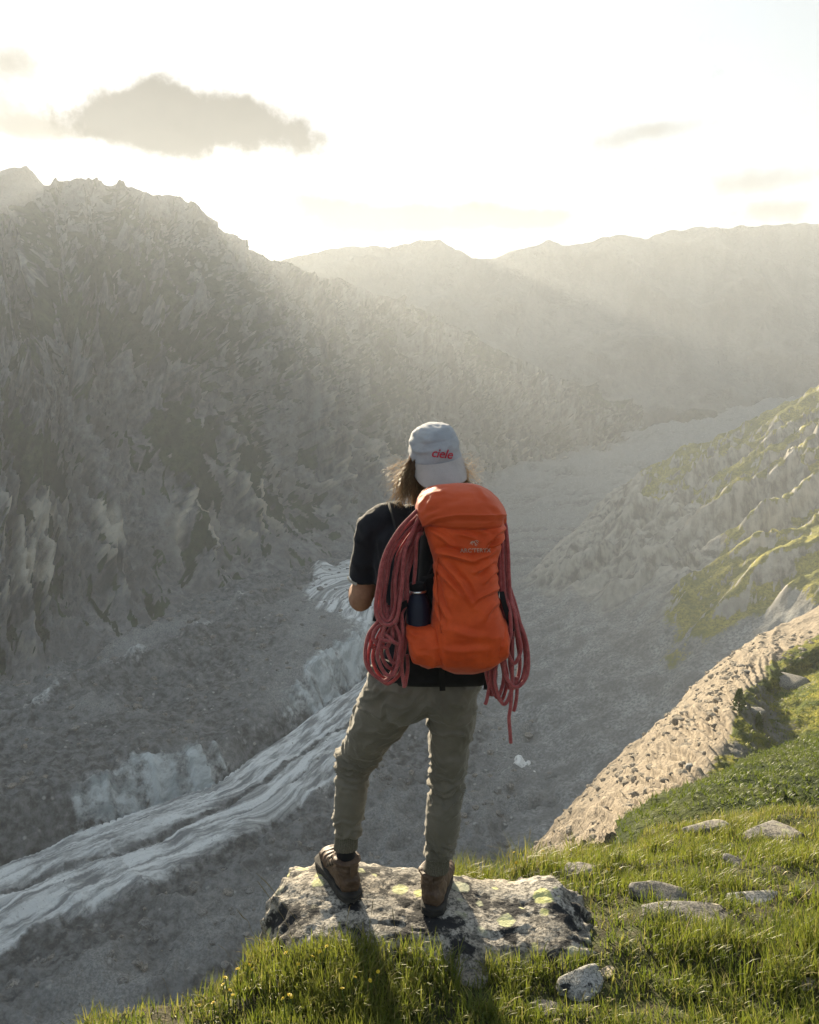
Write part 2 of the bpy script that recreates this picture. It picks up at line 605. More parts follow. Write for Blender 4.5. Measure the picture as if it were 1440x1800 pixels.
# ------------------------------------------------------------------ the mountain on the left and its spur
def slope_sheet(name, ridge, base, nr, nc, back, disp, mask, mat, prof, s_range=None, dens=None):
    """a mountainside between a ridge line and a foot line (lists of s, x, y, z), with a back slope behind the ridge"""
    s = np.linspace(0, 1, nc) if s_range is None else s_range
    R = interp_poly(ridge, s)
    B = interp_poly(base, s)
    nb = max(10, nr // 10)
    t = np.concatenate([np.linspace(0, 1, nr), 1 + np.linspace(0, 1, nb + 1)[1:]])
    rows = []
    for tt in t:
        if tt <= 1:
            h, zf = prof(tt)
            xy = B[:, :2] + (R[:, :2] - B[:, :2]) * h
            z = B[:, 2] + (R[:, 2] - B[:, 2]) * zf
        else:
            k = tt - 1
            d = R[:, :2] - B[:, :2]
            d = d / np.linalg.norm(d, axis=1)[:, None]
            xy = R[:, :2] + d * back * k
            z = R[:, 2] - back * 0.75 * k
        rows.append(np.stack([xy[:, 0], xy[:, 1], z], axis=1))
    V = np.concatenate(rows)
    nrt = len(t)
    N = grid_normals(V, nrt, nc)
    if N[:, 2].mean() < 0:
        N = -N
    S = np.tile(s, nrt)
    T = np.repeat(t, nc)
    d, mk = disp(V, S, T, N)
    V2 = V + d
    N2 = grid_normals(V2, nrt, nc)
    if N2[:, 2].mean() < 0:
        N2 = -N2
    me = mesh_np(name, V2, grid_quads(nrt, nc))
    set_col(me, 'mask', mask(V2, S, T, N2, mk))
    return link(me, name, mat, kind='structure')


def px_line(pts):
    """(u, v, Y) list -> rows of s, x, y, z with s spaced by u"""
    u0, u1 = pts[0][0], pts[-1][0]
    out = []
    for u, v, Y in pts:
        q = P(u, v, Y)
        out.append((((u - u0) / (u1 - u0)), q.x, q.y, q.z))
    return out


ridge_px = [(-260, 345, 590), (-100, 380, 625), (25, 372, 660), (72, 322, 672), (92, 306, 680), (128, 312, 690), (150, 305, 695), (172, 305, 702),
            (190, 322, 708), (208, 316, 715), (222, 327, 720), (280, 335, 745), (320, 350, 770), (350, 362, 795), (380, 395, 820), (402, 412, 840), (440, 436, 860),
            (500, 460, 881), (560, 480, 898), (600, 488, 913), (650, 505, 932), (700, 530, 951), (760, 556, 970), (850, 596, 997), (930, 632, 1020),
            (1000, 665, 1037), (1060, 700, 1052), (1130, 742, 1069), (1190, 776, 1084), (1270, 835, 1104)]
foot_px = [(-330, 1600), (-120, 1395), (25, 1300), (120, 1250), (220, 1198), (330, 1140), (430, 1075), (540, 1008), (650, 945), (760, 897), (860, 866), (960, 846), (1060, 830), (1150, 816), (1290, 806)]


def foot_line():
    out = []
    n = len(foot_px)
    us = [f[0] for f in foot_px]
    # couple foot points to ridge positions so that columns follow the fall line (down and to the right in the picture)
    s_at = [0.0, 0.07, 0.145, 0.19, 0.235, 0.285, 0.34, 0.40, 0.47, 0.55, 0.63, 0.72, 0.81, 0.90, 1.0]
    for (u, v), s in zip(foot_px, s_at):
        x, y = floor_xy(u, v)
        z = FLOOR - 8
        if y > 780:
            y = 780 + (y - 780) * 0.45
            x = pix_lat(u, v) * y
            z = CAM_Z + pix_slope(v) * y - 6
        out.append((s, x, y, z))
    return out


def prof_left(t):
    # gentle scree foot, steep cliff band, then a steady upper slope
    h = np.interp(t, [0, 0.15, 0.30, 0.50, 0.75, 1.0], [0, 0.19, 0.33, 0.48, 0.74, 1.0])
    z = np.interp(t, [0, 0.15, 0.30, 0.50, 0.75, 1.0], [0, 0.10, 0.27, 0.52, 0.78, 1.0])
    return h, z


def disp_left(V, S, T, N):
    L = S * 1500.0
    H = T * 480.0
    skew = L + H * 0.12                       # ribs lean down to the right as in the strata of the photo
    q = np.stack([skew * 0.012, H * 0.0032, V[:, 1] * 0.0], axis=1)
    w = np.stack([fbm(V * 0.012, 3), fbm(V * 0.012 + 31, 3), np.zeros(len(V))], axis=1)
    big = ridged(q + w * 0.25, 5, 0.52)
    q2 = np.stack([skew * 0.05, H * 0.018, V[:, 1] * 0.004], axis=1)
    med = ridged(q2 + w * 0.35, 6, 0.58)
    rib = ridged(np.stack([skew * 0.15, H * 0.030, V[:, 1] * 0.01], axis=1) + w * 0.3, 4, 0.55)
    fine = fbm(V * np.array([0.09, 0.09, 0.05]), 5, 0.6)
    d1, d2, r = cells2(np.stack([skew * 0.045, H * 0.022, V[:, 2] * 0.01], axis=1) + w * 0.25)
    c1, c2, cr = cells2(np.stack([skew * 0.13, H * 0.055, V[:, 1] * 0.02], axis=1) + w * 0.3)
    cliff = sstep(T, 0.12, 0.26) * (1 - sstep(T, 0.50, 0.70)) * sstep(fbm(np.stack([L * 0.004, H * 0.005, L * 0], axis=1) + 9, 3), -0.25, 0.15)
    edge = 1 - sstep(np.abs(T - 1.0), 0.0, 0.06)
    amp_foot = sstep(T, 0.02, 0.20)
    a = amp_foot * (1 - 0.75 * edge)
    dist_scale = 0.65 + 0.5 * S
    d = ((big - 0.45) * 46 * a + (med - 0.45) * (12 + 18 * cliff) * a + (r - 0.5) * (1.5 + 4 * cliff) * a + (rib - 0.45) * (6.0 + 8.0 * cliff) * a + (cr - 0.5) * (1.0 + 2.2 * cliff) * a - (1 - sstep(c2 - c1, 0.0, 0.10)) * 1.6 * a + fine * (4.5 + 4.5 * cliff) * np.clip(a + 0.12, 0, 1)) * dist_scale
    crest = edge * (fbm(np.stack([L * 0.07, L * 0, L * 0], axis=1), 3) * 3.0 + (1 - sstep(S, 0.36, 0.42)) * sstep(fbm(np.stack([L * 0.03 + 3, L * 0, L * 0], axis=1), 3), -0.05, 0.35) * 3.0) * (1 - sstep(S, 0.38, 0.5) * 0.5)
    out = N * d[:, None]
    out[:, 2] += crest
    return out, (big, med, cliff, fine, r, rib, skew, H)


def to_px(V):
    q = V - np.array([0, 0, CAM_Z])
    cp, sp = math.cos(PITCH), math.sin(PITCH)
    dep = q[:, 1] * cp - q[:, 2] * sp
    upc = q[:, 1] * sp + q[:, 2] * cp
    return 720 + FPX * q[:, 0] / dep, 900 - FPX * upc / dep


def spot(u, v, cu, cv, ru, rv, lean=0.0):
    """soft oval round a feature; lean shears it down to the right"""
    du = (u - cu) - lean * (v - cv)
    return np.exp(-((du / ru) ** 2 + ((v - cv) / rv) ** 2))


def mask_left(V, S, T, N, mk):
    big, med, cliff, fine, r, rib, skew, H = mk
    steep = N[:, 2]
    wet = fbm(V * 0.009 + 4, 4)
    veg = sstep(steep, 0.40, 0.70) * sstep(T, 0.27, 0.50) * sstep(wet + 0.15, -0.22, 0.22)
    veg = np.maximum(veg, sstep(S, 0.42, 0.6) * sstep(T, 0.12, 0.3) * (0.55 + wet))
    pale = sstep(T, 0.10, 0.16) * (1 - sstep(T, 0.27, 0.40)) * sstep(wet + (med - 0.4) * 1.3, 0.0, 0.28)
    pale = np.maximum(pale, 0.5 * sstep(fbm(V * np.array([0.06, 0.06, 0.03]) + 12, 6, 0.68) + (rib - 0.45) * 0.5, 0.02, 0.45))
    u, v = to_px(V)
    nz = fbm(np.stack([skew * 0.07, H * 0.028, V[:, 1] * 0.01], axis=1) + 3, 6, 0.66) + (rib - 0.45) * 0.25
    # pale ice-polished slabs at the foot, the scree chute, and dark shrubby ledges, where they lie on the real face
    slabs = spot(u, v, 75, 900, 60, 55, 0.4) + spot(u, v, 190, 905, 30, 60, 0.4) + spot(u, v, 305, 945, 36, 55, 0.25) + spot(u, v, 60, 1005, 50, 38, 0.3) + spot(u, v, 50, 1140, 40, 42, 0.3) \
        + spot(u, v, 375, 925, 40, 36, 0.3) + 0.8 * spot(u, v, 540, 905, 40, 30, 0.5) + 0.7 * spot(u, v, 470, 900, 40, 30, 0.5)
    pale = np.maximum(pale * 0.8, sstep(slabs + nz * 0.9 + (med - 0.45) * 0.8, 0.35, 0.80))
    chute = spot(u, v, 90, 690, 22, 40, 0.9) + spot(u, v, 160, 780, 26, 60, 0.8) + spot(u, v, 235, 890, 34, 80, 0.75) + spot(u, v, 400, 860, 14, 70, 0.6) + spot(u, v, 120, 620, 14, 30, 1.4) + spot(u, v, 480, 780, 12, 60, 0.7)
    chute = sstep(chute + nz * 0.5, 0.35, 0.65)
    shrubs = spot(u, v, 330, 600, 150, 50, 0.4) + spot(u, v, 120, 560, 110, 50, 0.3) + spot(u, v, 300, 760, 60, 60, 0.2) + spot(u, v, 440, 790, 50, 90, 0.4) + spot(u, v, 60, 800, 60, 60, 0.2) + spot(u, v, 350, 830, 50, 70, 0.3) + 0.8 * spot(u, v, 250, 470, 150, 70, 0.2)
    veg = np.maximum(veg * 0.8, sstep(shrubs * 0.75 + nz * 1.7 + (0.45 - med) * 0.9, 0.24, 0.60)) * (1 - chute)
    pale = pale * (1 - chute) * (1 - 0.7 * sstep(veg, 0.4, 0.7))
    scree = np.clip((1 - sstep(T, 0.06, 0.20)) + sstep(0.42 - big, 0.0, 0.16) * (1 - veg) * 0.9 + chute, 0, 1)
    return np.stack([np.clip(veg, 0, 1), np.clip(pale * (1 - scree * 0.8), 0, 1), scree], axis=1)


mat_left = terrain_mat('mountain_rock', (0.024, 0.028, 0.032), (0.20, 0.206, 0.208), (0.185, 0.184, 0.185),
                       (0.016, 0.030, 0.011), (0.070, 0.100, 0.034), (0.66, 0.60, 0.49), 26.0, 5.0, 5.0, 0.8)
# beyond the left edge of the view the mountainside simply goes on
ridge_l = [(-0.60, -760.0, 120.0, 150.0), (-0.30, -610.0, 340.0, 138.0)] + px_line(ridge_px)
foot_l = [(-0.60, -420.0, -60.0, FLOOR - 8), (-0.30, -290.0, 70.0, FLOOR - 8)] + foot_line()
s_cols = np.concatenate([np.linspace(-0.60, -0.004, 60), np.linspace(0, 1, 580)])
slope_sheet('mountain_left', ridge_l, foot_l, 360, len(s_cols), 160.0, disp_left, mask_left, mat_left, prof_left, s_range=s_cols)


# the grey horn behind it, at the very left
def simple_disp(scale, amp, crest_amp, keep=0.05):
    def f(V, S, T, N):
        n = ridged(V * scale, 6, 0.55) - 0.45
        edge = 1 - sstep(np.abs(T - 1.0), 0.0, keep)
        d = N * (n * amp * (1 - 0.8 * edge) * sstep(T, 0.0, 0.2))[:, None]
        d[:, 2] += edge * crest_amp * fbm(np.stack([V[:, 0] * scale * 6, V[:, 1] * 0, V[:, 0] * 0], axis=1), 4)
        return d, n
    return f


def mask_far(veg_lo):
    def f(V, S, T, N, n):
        veg = sstep(0.75 - T + fbm(V * 0.0016, 4) * 0.8, veg_lo, veg_lo + 0.3)
        return np.stack([np.clip(veg, 0, 1), T * 0, sstep(n, -0.1, 0.1) * 0.5], axis=1)
    return f


mat_far = terrain_mat('far_rock', (0.075, 0.08, 0.085), (0.15, 0.15, 0.15), (0.13, 0.13, 0.13), (0.032, 0.045, 0.026), (0.05, 0.06, 0.032), (0.3, 0.3, 0.28), 120.0, 25.0, 20.0, 0.7)
horn = [(-120, 380, 810), (-40, 335, 800), (0, 300, 795), (28, 293, 790), (46, 289, 790), (58, 298, 790), (70, 316, 790), (100, 345, 790), (160, 400, 790), (240, 470, 790)]
horn_foot = [(0.0, -440, 705, -60), (1.0, -270, 705, -60)]
slope_sheet('mountain_horn', px_line(horn), horn_foot, 60, 120, 150.0, simple_disp(0.02, 16, 3.0), mask_far(0.5), mat_far, lambda t: (t, t))

# ------------------------------------------------------------------ far ranges across the lower valley
far1 = [(-500, 470, 1274), (100, 450, 1274), (420, 470, 1269), (560, 440, 1264), (620, 433, 1264), (700, 429, 1258), (740, 419, 1255), (775, 418, 1253), (800, 440, 1253), (830, 456, 1253), (862, 456, 1253),
        (905, 440, 1247), (945, 430, 1244), (966, 420, 1242), (990, 436, 1242), (1040, 421, 1236), (1078, 411, 1234), (1108, 411, 1234), (1132, 420, 1231), (1180, 404, 1228),
        (1250, 399, 1226), (1330, 393, 1220), (1382, 395, 1218), (1414, 392, 1215), (1520, 386, 1210), (1900, 403, 1188), (2400, 420, 1172)]
far1_foot = []
for s, u in zip(np.linspace(0, 1, 9), np.linspace(-900, 2400, 9)):
    x = (u - 720) / FPX * 1000
    far1_foot.append((s, x, 985 - 40 * s, -190))
slope_sheet('mountain_far', px_line(far1), far1_foot, 110, 420, 300.0, simple_disp(0.008, 46, 7, 0.03), mask_far(0.25), mat_far, lambda t: (t, t ** 1.08))


# the ground far below: closes the gap between the valley floor and the far range
def build_lowland():
    nr, nc = 60, 60
    xs = np.linspace(-3100, 3100, nc)
    ys = np.linspace(-850, 3500, nr)
    X, Y = np.meshgrid(xs, ys)
    p = np.stack([X.ravel(), Y.ravel(), np.zeros(X.size)], axis=1)
    z = -190 + fbm(p * 0.0016, 4) * 25
    V = np.stack([p[:, 0], p[:, 1], z], axis=1)
    me = mesh_np('lower_valley', V, grid_quads(nr, nc))
    set_col(me, 'mask', np.stack([np.full(len(V), 0.9), V[:, 0] * 0, V[:, 0] * 0], axis=1))
    return link(me, 'lower_valley_ground', mat_far, kind='structure')


build_lowland()


# ------------------------------------------------------------------ the valley side on the right
def right_side():
    nr, nc = 380, 380
    ys = np.exp(np.linspace(math.log(95), math.log(760), nr))
    f = np.linspace(0, 1, nc)
    Yg = np.repeat(ys, nc)
    F = np.tile(f, nr)
    x0 = 0.02 * Yg + 20 
    x1 = 0.62 * Yg + 60
    X = x0 + (x1 - x0) * F
    p2 = np.stack([X, Yg, np.zeros_like(X)], axis=1)
    # base: a plane that faces left, concave at its foot
    e = X - 44.0
    base = FLOOR - 3 + np.where(e > 0, 0.60 * e, 0.14 * e)
    base = base + 5.0 * np.exp(-(e / 22) ** 2)
    # its far end: the nose of the spur. rounds off and falls away behind y_end(x)
    yend = np.interp(X, [30, 65, 104, 140, 178, 247, 400], [425, 459, 505, 530, 540, 515, 470])
    over = np.clip(Yg - yend, 0, None)
    base = base - 0.012 * np.clip(over, 0, 60) ** 2 - np.clip(over - 60, 0, None) * 0.75
    fall = np.stack([X * 0.02 + Yg * 0.006, Yg * 0.030 - X * 0.016, X * 0], axis=1)
    w = np.stack([fbm(p2 * 0.02, 3), fbm(p2 * 0.02 + 40, 3), X * 0], axis=1)
    big = ridged(fall * np.array([0.5, 0.9, 1]) + w * 0.5, 5, 0.55)
    ribs = ridged(np.stack([X * 0.007, Yg * 0.030 - X * 0.006, X * 0], axis=1) + w * 0.35, 4, 0.45)
    med = ridged(np.stack([X * 0.022, Yg * 0.085 - X * 0.015, X * 0], axis=1) + w * 0.5, 4, 0.5)
    d1, d2, r = cells2(np.stack([X * 0.030, Yg * 0.085 - X * 0.02, X * 0], axis=1) + w * 0.4)
    d1b, d2b, rb = cells2(np.stack([X * 0.10, Yg * 0.22 - X * 0.05, X * 0], axis=1) + w * 0.6)
    fine = fbm(p2 * 0.12, 5, 0.62)
    # the rocky part starts above a line; below it smooth scree
    hgt = base - FLOOR
    yr = np.interp(Yg, [95, 230, 300, 380, 450, 560], [70, 42, 30, 18, 6, 2])
    rock = sstep(hgt + fbm(p2 * 0.03, 3) * 14, yr, yr + 16)
    bench = np.exp(-(((X - 132) / 34) ** 2 + ((Yg - 305) / 48) ** 2))
    rk = rock * (1 - 0.55 * bench)
    near_end = sstep(yend - Yg, -5, 40)
    z = base + rk * ((big - 0.42) * 14 * (0.35 + 0.65 * near_end) + (ribs - 0.45) * 20 * (0.4 + 0.6 * near_end) + (med - 0.45) * 6.0 + (r - 0.5) * 4.0 + (rb - 0.5) * 1.8 - (1 - sstep(d2 - d1, 0, 0.12)) * 1.0)
    g1, g2, gr = cells2(p2 * 0.30)
    h1, h2, hr = cells2(p2 * 0.13 + 5)
    z += fine * (1.4 + 1.4 * rock) + bench * 9 + (1 - rock) * ((gr - 0.35) * (1 - g1) * 0.30 + (hr - 0.5) * (1 - h1) * 0.8 + fbm(p2 * 0.045, 4) * 4.0 + (ridged(p2 * np.array([0.03, 0.07, 1]), 4) - 0.45) * 3.0)
    V = np.stack([X, Yg, z], axis=1)
    N = grid_normals(V, nr, nc)
    N[N[:, 2] < 0] *= -1
    wet = fbm(p2 * 0.018 + 7, 4)
    high = sstep(hgt, 38, 75)
    veg = sstep(N[:, 2], 0.50, 0.76) * sstep(high * 1.15 + wet * 0.9 + bench * 0.9, 0.38, 0.70)
    pale = rock * sstep((med - 0.42) + wet * 0.3 - 0.25 * high, -0.1, 0.25) * (1 - 0.4 * high)
    scree = 1 - rock
    me = mesh_np('hillside_right', V, grid_quads(nr, nc))
    set_col(me, 'mask', np.stack([np.clip(veg, 0, 1), np.clip(pale, 0, 1), np.clip(scree, 0, 1)], axis=1))
    m = terrain_mat('hillside_rock', (0.13, 0.125, 0.115), (0.36, 0.34, 0.305), (0.20, 0.204, 0.205), (0.16, 0.165, 0.038), (0.37, 0.325, 0.072),
                    (0.44, 0.41, 0.36), 9.0, 1.1, 0.5, 0.7)
    return link(me, 'hillside_right', m, kind='structure')


right_side()

# ------------------------------------------------------------------ air
def build_haze():
    bm = bmesh.new()
    bmesh.ops.create_cube(bm, size=1.0)
    lo = Vector((-3200, -900, -300))
    hi = Vector((3200, 3600, 225))
    for v in bm.verts:
        v.co = Vector([lo[k] + (hi[k] - lo[k]) * (v.co[k] + 0.5) for k in range(3)])
    me = bpy.data.meshes.new('haze')
    bm.to_mesh(me)
    bm.free()
    m = bpy.data.materials.new('haze_air')
    m.use_nodes = True
    nt = m.node_tree
    nt.nodes.clear()
    out = nt.nodes.new('ShaderNodeOutputMaterial')
    vol = nt.nodes.new('ShaderNodeVolumePrincipled')
    vol.inputs['Color'].default_value = (0.87, 0.93, 1.0, 1)
    vol.inputs['Density'].default_value = HAZE_DENSITY
    vol.inputs['Anisotropy'].default_value = HAZE_G
    nt.links.new(vol.outputs[0], out.inputs['Volume'])
    o = link(me, 'haze', m, kind='stuff')
    tag(o, 'pale sunlit haze filling the whole valley', 'haze')
    return o


HAZE_DENSITY = 0.00034
HAZE_G = 0.20
build_haze()

# ------------------------------------------------------------------ near moraine, mound and meadow
def catmull(A, n):
    """A (k, ...) control rows -> n rows, Catmull-Rom along axis 0"""
    k = len(A)
    t = np.linspace(0, k - 1, n)
    i = np.clip(np.floor(t).astype(int), 0, k - 2)
    f = (t - i).reshape((-1,) + (1,) * (A.ndim - 1))
    p0, p1, p2, p3 = A[np.clip(i - 1, 0, k - 1)], A[i], A[i + 1], A[np.clip(i + 2, 0, k - 1)]
    return 0.5 * (2 * p1 + (p2 - p0) * f + (2 * p0 - 5 * p1 + 4 * p2 - p3) * f ** 2 + (3 * p1 - p0 - 3 * p2 + p3) * f ** 3)


def row_sheet(rows, nr, nc):
    A = np.array([[tuple(p) for p in r] for r in rows])          # rows x cols x 3
    A = catmull(A, nr)
    A = np.swapaxes(catmull(np.swapaxes(A, 0, 1), nc), 0, 1)
    return A.reshape(-1, 3)


sil_px = [(985, 1500, 48), (1030, 1440, 54), (1065, 1402, 60), (1100, 1352, 70), (1140, 1305, 80), (1180, 1264, 91), (1229, 1225, 103), (1258, 1199, 113), (1290, 1155, 128), (1340, 1117, 142), (1414, 1080, 162), (1540, 1010, 190)]
crest_px = [(1130, 1490, 35), (1175, 1440, 39), (1203, 1404, 42), (1220, 1374, 45), (1243, 1349, 48), (1266, 1313, 53), (1284, 1284, 57), (1298, 1229, 66), (1319, 1205, 75), (1352, 1186, 85), (1414, 1146, 102), (1540, 1070, 130)]


def build_moraine():
    Cr = [P(*q) for q in crest_px]
    Si = [P(*q) for q in sil_px]
    dd = [6, 6, 6, 6, 6, 5.6, 5.2, 4.2, 2.6, 2, 2, 2]
    Tr = [c + Vector((0.72 * d, -0.70 * d, -0.62 * d)) for c, d in zip(Cr, dd)]
    Up = [t + Vector((9.0, 2.5, 2.4)) for t in Tr]
    Up2 = [t + Vector((26.0, 8.0, 9.5)) for t in Up]
    Lo = [s + Vector((-7, 9, -15)) for s in Si]
    Lo2 = [s + Vector((-25, 20, -62)) for s in Si]
    Md = [c.lerp(s, 0.5) + Vector((0, 0, 0.3)) for c, s in zip(Cr, Si)]
    nr, nc = 300, 260
    V = row_sheet([Lo2, Lo, Si, Md, Cr, Tr, Up, Up2], nr, nc)
    T = np.repeat(np.linspace(0, 7, nr), nc)
    K = np.tile(np.linspace(0, 11, nc), nr)
    N = grid_normals(V, nr, nc)
    if N[:, 2].mean() < 0:
        N = -N
    scree = 1 - sstep(T, 3.9, 4.15)
    # rubble: cells give stones, ribs run down the flank from the crest
    d1, d2, r = cells(V * np.array([0.55, 0.35, 0.6]))
    e1, e2, r2 = cells(V * 1.25)
    ribs = ridged(np.stack([K * 2.4 + fbm(V * 0.05, 2), T * 0.6, T * 0], axis=1), 4)
    d = scree * ((r - 0.4) * 0.40 * (1 - d1) + (r2 - 0.4) * 0.30 * (1 - e1) + (ribs - 0.45) * 0.8 + fbm(V * 1.7, 3) * 0.18)
    grassy = 1 - scree
    tuft = fbm(V * 0.5, 5, 0.6)
    shade_ribs = ridged(np.stack([K * 6 + V[:, 2] * 0.4, T * 0.5, T * 0], axis=1), 4)
    inner = sstep(T, 4.0, 4.3) * (1 - sstep(T, 4.9, 5.2))
    d += grassy * tuft * 1.0 + inner * (shade_ribs - 0.45) * 0.9
    crest = np.exp(-((T - 4.0) / 0.12) ** 2)
    d += crest * fbm(np.stack([K * 5, K * 0, K * 0], axis=1), 4) * 0.9
    V2 = V + N * d[:, None]
    me = mesh_np('moraine', V2, grid_quads(nr, nc))
    veg = grassy * np.clip(0.75 + fbm(V * 0.22, 4) * 1.2 - inner * 0.18, 0, 1)
    veg = np.maximum(veg, sstep(K, 8.6, 9.2) * sstep(T, 3.5, 3.8) * 0.9)
    pale = scree * np.clip(0.45 + (r2 - 0.4) * 1.2, 0, 1)
    set_col(me, 'mask', np.stack([veg, pale, scree * 0.9], axis=1))
    m = terrain_mat('moraine_rubble', (0.12, 0.115, 0.10), (0.2, 0.19, 0.17), (0.18, 0.15, 0.118), (0.070, 0.092, 0.018), (0.25, 0.225, 0.032),
                    (0.34, 0.287, 0.222), 3.0, 0.34, 0.35, 0.9)
    return link(me, 'moraine', m, kind='structure')


moraine = build_moraine()


def build_mound():
    top = [P(u, v, Y) for u, v, Y in ((1120, 1475, 20), (1165, 1440, 21), (1203, 1414, 22), (1256, 1385, 23), (1341, 1341, 24.5), (1414, 1312, 26), (1520, 1275, 28), (1700, 1220, 32))]
    bot = [P(u, v, Y) for u, v, Y in ((1080, 1540, 10), (1130, 1510, 10), (1190, 1500, 10), (1256, 1490, 10), (1341, 1480, 10), (1414, 1475, 10.5), (1540, 1460, 11), (1750, 1420, 12))]
    mid = [a.lerp(b, 0.5) + Vector((0, 0, 0.35)) for a, b in zip(top, bot)]
    back = [a + Vector((0.5, 5.0, -5.5)) for a in top]
    back2 = [a + Vector((1, 12.0, -22)) for a in top]
    fr = [b + Vector((0, -3.5, -3)) for b in bot]
    nr, nc = 150, 150
    V = row_sheet([fr, bot, mid, top, back, back2], nr, nc)
    N = grid_normals(V, nr, nc)
    if N[:, 2].mean() < 0:
        N = -N
    d = fbm(V * 0.35, 3) * 0.35 + ridged(V * np.array([0.9, 0.6, 0.9]), 4) * 0.22 + fbm(V * 3.0, 3) * 0.08
    V2 = V + N * d[:, None]
    me = mesh_np('grassy_mound', V2, grid_quads(nr, nc))
    veg = np.clip(0.9 + fbm(V * 0.8, 3) * 0.4, 0, 1)
    set_col(me, 'mask', np.stack([veg, V[:, 0] * 0, V[:, 0] * 0], axis=1))
    m = terrain_mat('mound_turf', (0.12, 0.115, 0.10), (0.2, 0.19, 0.17), (0.17, 0.16, 0.14), (0.026, 0.040, 0.010), (0.070, 0.080, 0.018), (0.4, 0.37, 0.32), 1.4, 0.16, 0.14, 0.9)
    return link(me, 'grassy_mound', m, kind='structure')


mound = build_mound()

EDGE = [(-6.0, -2.5), (-3.2, 0.2), (-1.9, 1.35), (-1.12, 2.08), (-0.88, 2.30), (-0.60, 2.50), (-0.50, 2.66), (-0.36, 2.92), (0.02, 3.14), (0.27, 3.36), (0.65, 3.62), (1.02, 3.95), (1.40, 4.30), (2.2, 4.62), (3.6, 4.95), (7.0, 5.4)]


def ground_z(x, y):
    x = np.asarray(x, float)
    y = np.asarray(y, float)
    z = np.where(y < 2.6, 0.02 + (2.6 - y) * 0.04, 0.02 - (y - 2.6) * 0.36)
    z = z - 0.040 * np.exp(-(((x - 0.0) / 0.75) ** 4 + ((y - 2.35) / 0.28) ** 4))
    z = z + 0.05 * np.clip(x - 0.8, 0, None)
    p = np.stack([x.ravel(), y.ravel(), np.zeros(x.size)], axis=1)
    z = z + (fbm(p * 1.3, 3) * 0.10 + fbm(p * 5.0, 3) * 0.035).reshape(x.shape)
    return z


def edge_dist(x, y):
    d, a = poly_dist(x, y, EDGE)
    return d          # positive = beyond the edge (left of the line), negative = on the meadow


def meadow_z(x, y):
    e = edge_dist(x, y)
    p = np.stack([x.ravel(), y.ravel(), np.zeros(x.size)], axis=1)
    e2 = e + (fbm(p * 2.5 + 3, 3) * 0.12).reshape(x.shape)
    out = np.clip(e2, 0, None)
    return ground_z(x, y) - np.minimum(out * 2.6 + out ** 2 * 1.5, 9.0) - 0.25 * np.clip(e2 + 0.18, 0, 0.18)


def build_meadow():
    xs = np.concatenate([np.linspace(-6, -1.6, 30), np.linspace(-1.55, 3.2, 200), np.linspace(3.3, 7, 24)])
    ys = np.concatenate([np.linspace(-2.4, 1.5, 20), np.linspace(1.55, 5.4, 190), np.linspace(5.45, 8.5, 30)])
    X, Y = np.meshgrid(xs, ys)
    Z = meadow_z(X, Y)
    V = np.stack([X.ravel(), Y.ravel(), Z.ravel()], axis=1)
    me = mesh_np('meadow', V, grid_quads(len(ys), len(xs)))
    m, t, b = new_mat('meadow_soil')
    co = t.node('ShaderNodeTexCoord').outputs['Object']
    n = t.noise(co, 9.0, 5, 0.6)
    n2 = t.noise(co, 60.0, 4, 0.6)
    c = t.mix(t.ramp(n, 0.35, 0.65), (0.035, 0.030, 0.018), (0.055, 0.065, 0.022))
    c = t.mix(t.ramp(n2, 0.5, 0.75), c, (0.10, 0.085, 0.045))
    t.l.new(c, b.inputs['Base Color'])
    b.inputs['Roughness'].default_value = 1.0
    bump(t, b, n2, 0.8, 0.02)
    return link(me, 'meadow_ground', m, kind='structure')


meadow = build_meadow()

# ------------------------------------------------------------------ rocks
def ico(sub):
    bm = bmesh.new()
    bmesh.ops.create_icosphere(bm, subdivisions=sub, radius=1.0)
    V = np.array([v.co[:] for v in bm.verts])
    F = np.array([[v.index for v in f.verts] for f in bm.faces])
    bm.free()
    return V, F


def super_shape(V, e):
    r = (np.abs(V) ** e).sum(axis=1) ** (-1.0 / e)
    return V * r[:, None]


